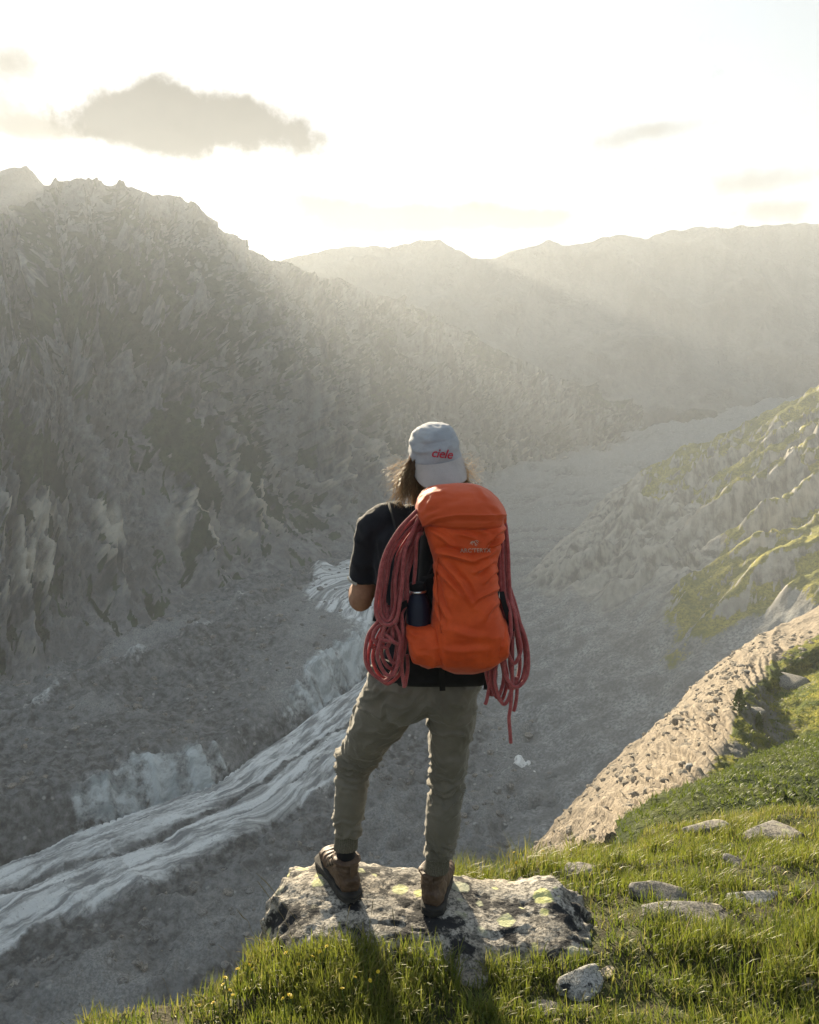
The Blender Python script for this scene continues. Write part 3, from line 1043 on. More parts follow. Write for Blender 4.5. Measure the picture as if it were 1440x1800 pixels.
def stone_material(name, dark, mid, light, lichen=0.0, black=0.0, scale=1.0, warm=(0.42, 0.36, 0.28)):
    m, t, b = new_mat(name)
    co = t.node('ShaderNodeTexCoord').outputs['Object']
    n1 = t.noise(co, 5.0 / scale, 5, 0.65)
    n2 = t.noise(co, 26.0 / scale, 5, 0.7)
    n3 = t.noise(co, 90.0 / scale, 3, 0.7)
    c = t.mix(t.ramp(n1, 0.33, 0.66), mid, light)
    c = t.mix(t.ramp(t.noise(t.mapping(co, loc=(3, 1, 7)), 3.2 / scale, 3, 0.5), 0.45, 0.7, 0, 0.6), c, warm)
    c = t.mix(t.ramp(n2, 0.47, 0.60, 0, 0.8), c, dark)
    c = t.mix(t.ramp(n3, 0.50, 0.62, 0, 0.75), c, tuple(x * 0.5 for x in dark))
    c = t.mix(t.ramp(n3, 0.30, 0.42, 0.5, 0), c, tuple(min(0.8, x * 1.5) for x in light))
    if black:
        bn = t.noise(t.mapping(co, loc=(9, 4, 2)), 6.0 / scale, 6, 0.68)
        bf = t.ramp(bn, 0.58 - 0.06 * black, 0.64 - 0.06 * black)
        c = t.mix(bf, c, (0.022, 0.022, 0.024))
    if lichen:
        v = t.node('ShaderNodeTexVoronoi')
        w = t.mapping(co, loc=(1.7, 5.1, 0.3))
        wn = t.node('ShaderNodeVectorMath', operation='ADD')
        t.l.new(w, wn.inputs[0])
        nn = t.node('ShaderNodeTexNoise')
        t.l.new(co, nn.inputs['Vector'])
        nn.inputs['Scale'].default_value = 30.0 / scale
        nn.inputs['Detail'].default_value = 3
        sc = t.node('ShaderNodeVectorMath', operation='SCALE')
        t.l.new(nn.outputs['Color'], sc.inputs[0])
        sc.inputs['Scale'].default_value = 0.035 * scale
        t.l.new(sc.outputs[0], wn.inputs[1])
        t.l.new(wn.outputs[0], v.inputs['Vector'])
        v.inputs['Scale'].default_value = 13.0 / scale
        sepc = t.node('ShaderNodeSeparateColor')
        t.l.new(v.outputs['Color'], sepc.inputs[0])
        size = t.ramp(sepc.outputs[0], 0.35, 1.0, 0.0, 0.62, smooth=False)
        lf = t.ramp(t.math('SUBTRACT', size, v.outputs['Distance']), -0.02, 0.10)
        patch = t.ramp(t.noise(t.mapping(co, loc=(2, 8, 4)), 2.6 / scale, 2, 0.5), 0.40, 0.56)
        lf = t.math('MULTIPLY', t.math('MULTIPLY', lf, patch), lichen)
        lc = t.mix(t.ramp(n2, 0.4, 0.6), (0.42, 0.44, 0.13), (0.55, 0.55, 0.24))
        lc = t.mix(sepc.outputs[1], lc, (0.46, 0.47, 0.34))
        c = t.mix(lf, c, lc)
    t.l.new(c, b.inputs['Base Color'])
    b.inputs['Roughness'].default_value = 0.92
    h = t.math('ADD', t.math('MULTIPLY', n2, 1.0), t.math('MULTIPLY', n3, 0.45))
    bump(t, b, h, 0.75, 0.012 * scale)
    return m


MAT_BOULDER = stone_material('lichen_granite', (0.070, 0.066, 0.060), (0.23, 0.214, 0.188), (0.41, 0.385, 0.345), lichen=0.95, black=1.2, warm=(0.35, 0.30, 0.235))
MAT_GREY = stone_material('grey_granite', (0.09, 0.088, 0.085), (0.14, 0.134, 0.125), (0.25, 0.24, 0.225), lichen=0.35, black=0.5, scale=0.7)
MAT_WHITE = stone_material('white_quartz', (0.13, 0.13, 0.125), (0.28, 0.275, 0.265), (0.44, 0.435, 0.425), black=0.25, scale=0.6, warm=(0.40, 0.375, 0.33))
MAT_TAN = stone_material('tan_granite', (0.085, 0.073, 0.058), (0.20, 0.172, 0.136), (0.30, 0.265, 0.215), scale=4.0)


def rock_mesh(name, size, seed, sub=4, e=3.0, rough=0.18, cut=0.12, flat=0.0):
    V, F = ico(sub)
    S = super_shape(V, e)
    q = V * 1.4 + seed * 7.13
    d1, d2, r = cells(q * 1.3)
    d = fbm(q, 4) * rough * 1.2 + (r - 0.5) * cut + fbm(q * 5, 4, 0.6) * rough * 0.22
    # planar cuts make facets
    rg = np.random.default_rng(seed)
    S = S * (1 + d)[:, None]
    for k in range(7):
        n = rg.normal(size=3)
        n /= np.linalg.norm(n)
        lim = rg.uniform(0.72, 0.95)
        h = S @ n
        S = S - np.outer(np.clip(h - lim, 0, None) * 0.85, n)
    if flat:
        S[:, 2] = np.where(S[:, 2] > flat, flat + (S[:, 2] - flat) * 0.25, S[:, 2])
    return mesh_np(name, S * np.array(size), tris=F)


def build_boulder():
    V, F = ico(7)
    c = np.array([0.075, 2.735, -0.31])
    half = np.array([0.615, 0.350, 0.36])
    S = super_shape(V, 5.0)
    # plan outline: tapered to the right, left end squarer and higher
    S[:, 1] *= 1.0 - 0.10 * np.clip(S[:, 0], 0, 1) - 0.06 * np.sin(S[:, 0] * 3.2)
    pos = S * half + c
    up = np.clip(S[:, 2], 0, 1)
    x, y = pos[:, 0], pos[:, 1]
    tz = 0.045 * sstep(-x, 0.05, 0.42) * sstep(y, 2.55, 2.9) - 0.035 * sstep(x, 0.1, 0.35) * (1 - sstep(x, 0.38, 0.60)) \
        + 0.035 * np.exp(-(((x - 0.56) / 0.10) ** 2 + ((y - 2.86) / 0.16) ** 2)) - 0.075 * sstep(2.60 - y, 0.0, 0.24) - 0.02 * sstep(x, 0.3, 0.7)
    pos[:, 2] += tz * up
    # sides lean outward toward the ground
    pos[:, 0] += np.where(S[:, 0] < 0, -1, 1) * np.clip(0.6 - S[:, 2], 0, 1) * 0.05 * np.abs(S[:, 0])
    pos[:, 1] -= np.clip(-S[:, 1], 0, 1) * np.clip(0.7 - S[:, 2], 0, 1) * 0.05
    q = pos * 3.0
    N = S / np.linalg.norm(S, axis=1)[:, None]
    d1, d2, r = cells(q * 1.5 + 3)
    d = fbm(q * 0.9, 4) * 0.05 + (r - 0.5) * 0.018 - (1 - sstep(d2 - d1, 0.0, 0.05)) * 0.006
    rim = 1 - sstep(np.abs(S[:, 2]), 0.80, 1.0)
    d += rim * (ridged(pos * np.array([9, 9, 4.0]), 4) - 0.45) * 0.05
    d += fbm(pos * 17, 4, 0.6) * 0.016 + fbm(pos * 60, 3, 0.6) * 0.006
    flat = sstep(S[:, 2], 0.8, 0.98)
    pos = pos + N * (d * (1 - 0.45 * flat))[:, None]
    # the notch with the dark ledge on the right
    me = mesh_np('boulder', pos, tris=F)
    o = link(me, 'boulder', MAT_BOULDER)
    tag(o, 'large flat granite boulder with black and yellow-green lichen under the person', 'boulder')
    return o


boulder = build_boulder()
from mathutils.bvhtree import BVHTree


def bvh_of(o):
    me = o.data
    n = len(me.vertices)
    co = np.empty(n * 3, dtype=np.float32)
    me.vertices.foreach_get('co', co)
    vs = [Vector(c) for c in co.reshape(-1, 3)]
    ps = [tuple(p.vertices) for p in me.polygons]
    return BVHTree.FromPolygons(vs, ps)


BV_BOULDER = bvh_of(boulder)


def rock_top(x, y):
    h = BV_BOULDER.ray_cast(Vector((x, y, 2)), Vector((0, 0, -1)))
    return h[0].z if h[0] is not None else 0.0


def gz(x, y):
    return float(meadow_z(np.array([[x]]), np.array([[y]]))[0, 0])


def pix_ground(u, v):
    """where the sight line through a photo pixel meets the meadow"""
    Ys = np.arange(1.8, 9.0, 0.01)
    zz = CAM_Z + pix_slope(v) * Ys
    hit = np.where(zz <= meadow_z(pix_lat(u, v) * Ys, Ys))[0]
    return P(u, v, float(Ys[hit[0]]) if len(hit) else 4.5)


def place_rock(name, u, v, w_px, h_frac, d_frac, seed, mat, label, cat='stone', group=None, rot=0.0, sink=0.35, flat=0.5, tilt=(0, 0), e=3.0):
    q = pix_ground(u, v)
    w = w_px / FPX * q.y / 0.93 * 0.5
    me = rock_mesh(name, (w, w * d_frac, w * h_frac), seed, 4, e, flat=flat)
    o = link(me, name, mat)
    o.location = (q.x, q.y, gz(q.x, q.y) + w * h_frac * (1 - 2 * sink) * 0.5 - 0.006 - 0.15 * w * h_frac)
    o.rotation_euler = (tilt[0], tilt[1], rot)
    tag(o, label, cat, group)
    return o


ROCKS = [
    place_rock('stone', 1022, 1735, 88, 0.62, 0.8, 3, MAT_WHITE, 'small white angular stone at the right foot of the big boulder', rot=0.4, sink=0.30, flat=0.6, tilt=(0.25, -0.1)),
    place_rock('stone', 1068, 1712, 38, 0.55, 0.8, 5, MAT_TAN, 'tiny tan stone just right of the white angular stone', rot=0.9, sink=0.3),
    place_rock('stone', 962, 1775, 54, 0.5, 0.8, 8, MAT_GREY, 'small grey stone in the grass left of the white angular stone', rot=0.2, sink=0.35),
    place_rock('stone', 826, 1722, 76, 0.5, 0.7, 11, MAT_GREY, 'rough brown-grey stone in front of the boulder, half hidden by grass', rot=0.1, sink=0.35, flat=0.4),
    place_rock('slab', 1222, 1612, 178, 0.26, 0.42, 13, MAT_GREY, 'wide pale slab, nearest of the two overlapping slabs in the grass', cat='slab', rot=-0.12, sink=0.4, flat=0.35, tilt=(0.12, 0.05)),
    place_rock('slab', 1165, 1578, 120, 0.36, 0.5, 17, MAT_GREY, 'pointed grey slab leaning behind the wide pale slab', cat='slab', rot=-0.35, sink=0.35, flat=0.5, tilt=(0.2, 0.12)),
    place_rock('stone', 1330, 1582, 98, 0.32, 0.5, 19, MAT_WHITE, 'flat whitish stone right of the two overlapping slabs', rot=-0.1, sink=0.35, flat=0.4, tilt=(0.15, 0.0)),
    place_rock('stone', 1022, 1538, 62, 0.62, 0.8, 23, MAT_GREY, 'upright grey stone in the grass behind the right end of the boulder', rot=0.3, sink=0.25, flat=0.7),
    place_rock('stone', 1300, 1522, 62, 0.34, 0.6, 29, MAT_GREY, 'thin dark grey stone in the grass above the flat whitish stone', rot=-0.5, sink=0.3, flat=0.5, tilt=(0.1, 0.2)),
    place_rock('stone', 1358, 1468, 112, 0.40, 0.55, 31, MAT_GREY, 'broad grey rock on the far rim of the meadow at the right', cat='rock', rot=0.05, sink=0.3, flat=0.5),
    place_rock('stone', 1246, 1462, 92, 0.42, 0.5, 37, MAT_GREY, 'jagged dark rock on the far rim left of the broad grey rock', cat='rock', rot=0.2, sink=0.25, flat=0.8, e=2.2),
    place_rock('stone', 1005, 1482, 34, 0.6, 0.7, 41, MAT_TAN, 'small pale stone at the cliff edge behind the grass tuft', rot=0.1, sink=0.3),
    place_rock('stone', 1420, 1735, 40, 0.5, 0.7, 43, MAT_GREY, 'small grey stone at the bottom right edge of the photo', rot=0.6, sink=0.3),
]


# single boulders on the moraine and beyond, dropped on the surfaces
BV_MOR = bvh_of(moraine)
BV_MOUND = bvh_of(mound)


def on_surface(bv, u, v):
    o = Vector((0, 0, CAM_Z))
    d = (P(u, v, 1.0) - o).normalized()
    h = bv.ray_cast(o, d)
    return h[0]


def far_rock(u, v, w_px, seed, label, mat=None, h_frac=0.7, bv=BV_MOR, group=None, cat='boulder', rot=0.0, name='boulder'):
    q = on_surface(bv, u, v)
    if q is None:
        return None
    w = w_px / FPX * q.y * 0.5
    me = rock_mesh(name, (w, w * 0.85, w * h_frac), seed, 3, 3.2, flat=0.6)
    o = link(me, name, mat or MAT_TAN)
    o.location = (q.x, q.y, q.z + w * h_frac * 0.15)
    o.rotation_euler = (0, 0, rot)
    tag(o, label, cat, group)
    return o


far_rock(1192, 1268, 26, 51, 'round pale boulder on the outer edge of the sunlit scree', rot=0.3)
far_rock(1330, 1258, 34, 53, 'square grey boulder in the grassy hollow behind the scree crest', MAT_GREY, 0.9)
far_rock(1192, 1428, 34, 55, 'angular tan boulder at the lower end of the scree crest', h_frac=0.9)
far_rock(1241, 1395, 30, 57, 'flat whitish boulder below the scree crest at the mound', MAT_WHITE, 0.5)
far_rock(1366, 1326, 34, 59, 'grey boulder peeking over the dark green mound', MAT_GREY, 0.6)
far_rock(1248, 1265, 18, 61, 'brownish boulder high in the middle of the sunlit scree', h_frac=0.8)
far_rock(1314, 1184, 16, 63, 'small dark boulder at the top of the sunlit scree', MAT_GREY, 0.9)
far_rock(1212, 1348, 14, 65, 'small white boulder in the middle of the sunlit scree', MAT_WHITE, 0.9)
far_rock(1100, 1378, 17, 67, 'pale boulder at the left of the sunlit scree', h_frac=0.7)
far_rock(1168, 1372, 16, 69, 'tan boulder low on the sunlit scree', h_frac=0.7)
far_rock(1382, 1204, 92, 71, 'long smooth grey rock slab above the grassy hollow', MAT_GREY, 0.42, cat='rock slab', name='slab')
far_rock(1275, 1442, 22, 73, 'little pale stone at the foot of the dark green mound', MAT_TAN, 0.6, BV_MOUND, cat='stone', name='stone')
far_rock(1309, 1446, 18, 75, 'little grey stone at the foot of the mound, right of the pale one', MAT_GREY, 0.6, BV_MOUND, cat='stone', name='stone')


# loose rubble too small and too many to pick apart
def rubble(name, spots, sizes, mat, label, seed):
    V0, F0 = ico(1)
    rg = np.random.default_rng(seed)
    n = len(spots)
    nv = len(V0)
    shapes = []
    for k in range(12):
        s = super_shape(V0, 2.6) * (1 + rg.normal(size=(nv, 1)) * 0.14)
        s = s * rg.uniform(0.6, 1.1, 3)
        shapes.append(s)
    allv = np.empty((n, nv, 3))
    for i in range(n):
        a = rg.uniform(0, 6.28)
        R = np.array([[math.cos(a), -math.sin(a), 0], [math.sin(a), math.cos(a), 0], [0, 0, 0.75]])
        allv[i] = shapes[i % 12] @ R.T * sizes[i] + spots[i]
    F = (F0[None] + (np.arange(n) * nv)[:, None, None]).reshape(-1, 3)
    me = mesh_np(name, allv.reshape(-1, 3), tris=F, smooth=False)
    o = link(me, name, mat, kind='stuff')
    tag(o, label, name.replace('_', ' '))
    return o


def scatter_on(bv, n, region, smin, smax, seed, power=3.0):
    """stones dropped along vertical rays inside a world rectangle"""
    rg = np.random.default_rng(seed)
    sp, sz = [], []
    x0, x1, y0, y1 = region
    for k in range(n):
        x, y = rg.uniform(x0, x1), math.exp(rg.uniform(math.log(y0), math.log(y1)))
        h = bv.ray_cast(Vector((x, y, 300)), Vector((0, 0, -1)))
        if h[0] is None:
            continue
        sp.append(h[0][:])
        sz.append((smin + (smax - smin) * rg.random() ** power) * (0.5 + y / (y0 + y1)))
    return np.array(sp), np.array(sz)


sp, sz = scatter_on(BV_MOR, 9000, (6, 62, 34, 150), 0.06, 0.55, 5, 5.0)
keep = np.array([p[0] < np.interp(p[1], [35, 39, 45, 57, 66, 75, 85, 102, 130], [11, 13, 16, 23.5, 27.5, 32, 39, 52, 76]) for p in sp])
rubble('scree', sp[keep], sz[keep], MAT_TAN, 'loose tan rubble covering the sunlit moraine flank', 6)
BV_FLOOR = bvh_of(valley_floor)
sp, sz = scatter_on(BV_FLOOR, 7500, (-230, 110, 150, 520), 0.25, 2.6, 9, 7.0)
_dl = poly_dist(sp[:, 0], sp[:, 1], ICE_L)[0]
_dr = poly_dist(sp[:, 0], sp[:, 1], ICE_R)[0]
keep = ~((_dl < 12) & (_dr > -3)) | (np.random.default_rng(2).random(len(sp)) < 0.12) & (sz < 0.6)
sp, sz = sp[keep], sz[keep]
rubble('valley_debris', sp, sz, stone_material('debris_stone', (0.07, 0.07, 0.07), (0.15, 0.15, 0.148), (0.26, 0.26, 0.255), scale=20.0), 'grey stones strewn over the glacier and the valley floor', 10)


# the leftover snow patch on the valley floor
def snow_patch():
    q = on_surface(BV_FLOOR, 925, 1355)
    n = 40
    rg = np.random.default_rng(4)
    bm = bmesh.new()
    rings = []
    for k, f in enumerate((1.0, 0.8, 0.5, 0.2)):
        ring = []
        for i in range(n):
            a = i / n * math.tau
            r = f * (1 + 0.35 * math.sin(3 * a + 1) * f + 0.25 * math.sin(7 * a) * f)
            x, y = q.x + 4.2 * r * math.cos(a), q.y + 4.4 * r * math.sin(a)
            h = BV_FLOOR.ray_cast(Vector((x, y, 300)), Vector((0, 0, -1)))
            ring.append(bm.verts.new((x, y, h[0].z + 0.15 + 0.9 * (1 - f * f))))
        rings.append(ring)
    for a, b in zip(rings[:-1], rings[1:]):
        for i in range(n):
            bm.faces.new((a[i], a[(i + 1) % n], b[(i + 1) % n], b[i]))
    bm.faces.new(rings[-1])
    me = bpy.data.meshes.new('snow_patch')
    bm.to_mesh(me)
    bm.free()
    m, t, b = new_mat('old_snow')
    b.inputs['Base Color'].default_value = (0.78, 0.78, 0.76, 1)
    co = t.node('ShaderNodeTexCoord').outputs['Object']
    nn = t.noise(co, 1.2, 4, 0.6)
    t.l.new(t.mix(t.ramp(nn, 0.55, 0.72), (0.80, 0.80, 0.78), (0.3, 0.3, 0.29)), b.inputs['Base Color'])
    o = link(me, 'snow_patch', m)
    tag(o, 'small bright snow patch on the grey valley floor right of the legs', 'snow patch')


snow_patch()

# ------------------------------------------------------------------ the person
from mathutils import Quaternion


def frame_path(pts):
    """tangents and parallel frames along a list of points"""
    n = len(pts)
    T = []
    for i in range(n):
        a, b = pts[max(i - 1, 0)], pts[min(i + 1, n - 1)]
        T.append((b - a).normalized())
    return T


def limb_into(bm, pts, radii, side, nseg=20, expo=2.0):
    """closed tapered tube: pts centres, radii (across side, across front), side a reference direction"""
    pts = [Vector(p) for p in pts]
    T = frame_path(pts)
    rings = []
    for p, t, (ra, rb) in zip(pts, T, radii):
        s = (Vector(side) - t * Vector(side).dot(t)).normalized()
        f = t.cross(s).normalized()
        ring = []
        for k in range(nseg):
            a = k / nseg * math.tau
            ca, sa = math.cos(a), math.sin(a)
            r = (abs(ca) ** expo + abs(sa) ** expo) ** (-1.0 / expo)
            ring.append(bm.verts.new(p + s * (ca * r * ra) + f * (sa * r * rb)))
        rings.append(ring)
    for a, b in zip(rings[:-1], rings[1:]):
        for k in range(nseg):
            bm.faces.new((a[k], a[(k + 1) % nseg], b[(k + 1) % nseg], b[k]))
    bm.faces.new(list(reversed(rings[0])))
    bm.faces.new(rings[-1])


def blob_into(bm, c, r, sub=3, e=2.0, rot=None):
    V, F = ico(sub)
    S = super_shape(V, e) * np.array(r)
    if rot is not None:
        S = S @ np.array(rot.to_matrix()).T
    vs = [bm.verts.new(Vector(p) + Vector(c)) for p in S]
    for f in F:
        bm.faces.new([vs[i] for i in f])


def remeshed(bm, name, voxel, smooth_it=6, factor=0.5):
    """union of the overlapping closed shapes in bm as one continuous skin"""
    bmesh.ops.recalc_face_normals(bm, faces=bm.faces[:])
    me = bpy.data.meshes.new(name + '_raw')
    bm.to_mesh(me)
    bm.free()
    ob = bpy.data.objects.new(name + '_raw', me)
    COL.objects.link(ob)
    md = ob.modifiers.new('r', 'REMESH')
    md.mode = 'VOXEL'
    md.voxel_size = voxel
    if smooth_it:
        sm = ob.modifiers.new('s', 'SMOOTH')
        sm.iterations = smooth_it
        sm.factor = factor
    dg = bpy.context.evaluated_depsgraph_get()
    out = bpy.data.meshes.new_from_object(ob.evaluated_get(dg))
    out.name = name
    bpy.data.objects.remove(ob)
    bpy.data.meshes.remove(me)
    out.polygons.foreach_set('use_smooth', np.full(len(out.polygons), True))
    out.materials.clear()
    return out


def mesh_arrays(me):
    n = len(me.vertices)
    co = np.empty(n * 3, dtype=np.float32)
    me.vertices.foreach_get('co', co)
    no = np.empty(n * 3, dtype=np.float32)
    me.vertex_normals.foreach_get('vector', no)
    return co.reshape(-1, 3).astype(float), no.reshape(-1, 3).astype(float)


def write_co(me, co):
    me.vertices.foreach_set('co', np.ascontiguousarray(co, dtype=np.float32).ravel())
    me.update()


def smooth_pts(pts, n=40):
    A = np.array([tuple(p) for p in pts], dtype=float)
    return [Vector(p) for p in catmull(A, n)]


def tube_mesh(name, pts, r, nseg=8, taper=None, caps=True):
    bm = bmesh.new()
    T = frame_path(pts)
    up = Vector((0.13, 0.31, 0.94))
    s = T[0].orthogonal().normalized()
    rings = []
    for i, (p, t) in enumerate(zip(pts, T)):
        s = (s - t * s.dot(t)).normalized()
        f = t.cross(s)
        rr = r if taper is None else r * taper[i]
        rings.append([bm.verts.new(p + (s * math.cos(a) + f * math.sin(a)) * rr) for a in [k / nseg * math.tau for k in range(nseg)]])
    for a, b in zip(rings[:-1], rings[1:]):
        for k in range(nseg):
            bm.faces.new((a[k], a[(k + 1) % nseg], b[(k + 1) % nseg], b[k]))
    if caps:
        bm.faces.new(list(reversed(rings[0])))
        bm.faces.new(rings[-1])
    me = bpy.data.meshes.new(name)
    bm.to_mesh(me)
    bm.free()
    for p in me.polygons:
        p.use_smooth = True
    return me


def ribbon_mesh(name, pts, widths, normal, thick=0.002):
    """a flat strap that follows pts; normal = outward direction"""
    bm = bmesh.new()
    T = frame_path(pts)
    rows = []
    for p, t, w in zip(pts, T, widths):
        nrm = normal(p) if callable(normal) else Vector(normal)
        s = t.cross(nrm).normalized()
        nn = s.cross(t).normalized()
        rows.append([bm.verts.new(p + s * w + nn * thick), bm.verts.new(p - s * w + nn * thick), bm.verts.new(p - s * w - nn * thick), bm.verts.new(p + s * w - nn * thick)])
    for a, b in zip(rows[:-1], rows[1:]):
        for k in range(4):
            bm.faces.new((a[k], a[(k + 1) % 4], b[(k + 1) % 4], b[k]))
    bm.faces.new(list(reversed(rows[0])))
    bm.faces.new(rows[-1])
    me = bpy.data.meshes.new(name)
    bm.to_mesh(me)
    bm.free()
    return me


def cloth_mat(name, col, col2, weave=900.0, rough=0.9, bump_d=0.0015, sheen=0.15, blotch=18.0):
    m, t, b = new_mat(name)
    co = t.node('ShaderNodeTexCoord').outputs['Object']
    n = t.noise(co, blotch, 3, 0.6)
    w = t.noise(co, weave, 2, 0.6)
    c = t.mix(t.ramp(n, 0.35, 0.65), col, col2)
    c = t.mix(t.ramp(w, 0.3, 0.7, 0.0, 0.35), c, tuple(x * 0.55 for x in col))
    t.l.new(c, b.inputs['Base Color'])
    b.inputs['Roughness'].default_value = rough
    b.inputs['Sheen Weight'].default_value = sheen
    b.inputs['Sheen Roughness'].default_value = 0.4
    bump(t, b, w, 0.5, bump_d)
    return m


MAT_SKIN, t_, b_ = new_mat('skin')
co_ = t_.node('ShaderNodeTexCoord').outputs['Object']
t_.l.new(t_.mix(t_.ramp(t_.noise(co_, 40, 4, 0.6), 0.3, 0.7), (0.30, 0.168, 0.11), (0.38, 0.215, 0.142)), b_.inputs['Base Color'])
b_.inputs['Roughness'].default_value = 0.55
b_.inputs['Subsurface Weight'].default_value = 0.0
bump(t_, b_, t_.noise(co_, 320, 3, 0.6), 0.25, 0.001)
MAT_SHIRT = cloth_mat('navy_tshirt', (0.010, 0.011, 0.015), (0.016, 0.017, 0.022), sheen=0.12)
MAT_TROUSER = cloth_mat('khaki_trousers', (0.150, 0.134, 0.102), (0.188, 0.167, 0.130), sheen=0.3, blotch=9.0)
MAT_CUFF = cloth_mat('ribbed_cuff', (0.095, 0.085, 0.062), (0.16, 0.145, 0.11), weave=420.0, blotch=220.0)
MAT_SOCK = cloth_mat('black_sock', (0.008, 0.008, 0.009), (0.014, 0.014, 0.015))
MAT_CAP = cloth_mat('grey_cap', (0.36, 0.375, 0.41), (0.44, 0.445, 0.47), blotch=14.0, bump_d=0.001)
MAT_BRIM = cloth_mat('brim_cloth', (0.42, 0.385, 0.37), (0.49, 0.45, 0.435), blotch=14.0, bump_d=0.001)
MAT_LEATHER, t_, b_ = new_mat('brown_leather')
co_ = t_.node('ShaderNodeTexCoord').outputs['Object']
nl_ = t_.noise(co_, 22, 5, 0.65)
c_ = t_.mix(t_.ramp(nl_, 0.32, 0.68), (0.062, 0.038, 0.026), (0.125, 0.082, 0.056))
c_ = t_.mix(t_.ramp(t_.noise(co_, 160, 3, 0.6), 0.55, 0.75, 0, 0.7), c_, (0.15, 0.12, 0.09))
t_.l.new(c_, b_.inputs['Base Color'])
b_.inputs['Roughness'].default_value = 0.62
bump(t_, b_, t_.noise(co_, 130, 4, 0.6), 0.4, 0.002)
MAT_SOLE = cloth_mat('rubber_sole', (0.030, 0.028, 0.027), (0.055, 0.052, 0.048), weave=200, sheen=0.0)
MAT_LACE = cloth_mat('dark_lace', (0.03, 0.022, 0.016), (0.05, 0.04, 0.03))
MAT_WEB = cloth_mat('black_webbing', (0.009, 0.009, 0.010), (0.018, 0.018, 0.020), weave=500, sheen=0.05)

person = bpy.data.objects.new('person', None)
COL.objects.link(person)
PB = Vector((0.0, 2.74, 0.05))
person.location = PB
tag(person, 'person in dark t-shirt, khaki trousers and backwards cap standing on the boulder, seen from behind', 'person')


def pchild(me, name, mat, parent=None):
    o = link(me, name, mat, parent=parent or person)
    if parent is None:
        o.location = -PB
    return o


# joints
waist = Vector((0.060, 2.715, 1.07))
chest = Vector((0.055, 2.725, 1.32))
upper = Vector((0.050, 2.725, 1.445))
neckb = Vector((0.062, 2.735, 1.535))
headc = Vector((0.082, 2.735, 1.715))
shL, shR = Vector((-0.118, 2.735, 1.480)), Vector((0.222, 2.735, 1.475))
elL, elR = Vector((-0.168, 2.775, 1.205)), Vector((0.262, 2.790, 1.205))
wrL, wrR = Vector((-0.105, 3.005, 1.285)), Vector((0.185, 3.005, 1.300))
hipL, hipR = Vector((-0.032, 2.705, 0.925)), Vector((0.150, 2.700, 0.925))
knL, knR = Vector((-0.206, 2.865, 0.562)), Vector((0.133, 2.735, 0.520))
anL, anR = Vector((-0.240, 2.790, 0.225)), Vector((0.095, 2.705, 0.195))
X, Yv, Z = Vector((1, 0, 0)), Vector((0, 1, 0)), Vector((0, 0, 1))


def lerp(a, b, f):
    return a.lerp(b, f)


def foot_ground(x, y):
    return Vector((x, y, rock_top(x, y)))


hL = foot_ground(-0.232, 2.775)
hR = foot_ground(0.082, 2.715)

# ---- body: one continuous skin from head to feet
bm = bmesh.new()
limb_into(bm, [Vector((0.058, 2.70, 0.86)), Vector((0.058, 2.70, 0.95)), waist, Vector((0.058, 2.72, 1.2)), chest, upper, Vector((0.055, 2.73, 1.50))],
          [(0.15, 0.10), (0.16, 0.105), (0.135, 0.09), (0.14, 0.10), (0.155, 0.11), (0.15, 0.10), (0.07, 0.06)], X, 28, 2.4)
limb_into(bm, [Vector((0.056, 2.735, 1.46)), neckb, Vector((0.074, 2.745, 1.63)), Vector((0.078, 2.75, 1.66))], [(0.075, 0.07), (0.060, 0.062), (0.056, 0.060), (0.05, 0.055)], X)
blob_into(bm, headc + Vector((0, 0.005, 0.008)), (0.072, 0.092, 0.092), 3)
limb_into(bm, [headc + Vector((0, 0.03, -0.01)), headc + Vector((0, 0.055, -0.06)), headc + Vector((0, 0.062, -0.098))], [(0.066, 0.06), (0.055, 0.05), (0.03, 0.028)], X)   # jaw
limb_into(bm, [headc + Vector((0, 0.088, 0.02)), headc + Vector((0, 0.112, -0.015)), headc + Vector((0, 0.108, -0.03))], [(0.010, 0.010), (0.015, 0.016), (0.016, 0.010)], X, 10)   # nose
for sx in (-1, 1):
    blob_into(bm, headc + Vector((sx * 0.076, 0.0, -0.012)), (0.010, 0.020, 0.032), 2)                 # ear
    blob_into(bm, headc + Vector((sx * 0.032, 0.082, 0.018)), (0.014, 0.010, 0.010), 2)               # eye
blob_into(bm, headc + Vector((0, 0.096, -0.055)), (0.024, 0.010, 0.006), 2)                            # lips
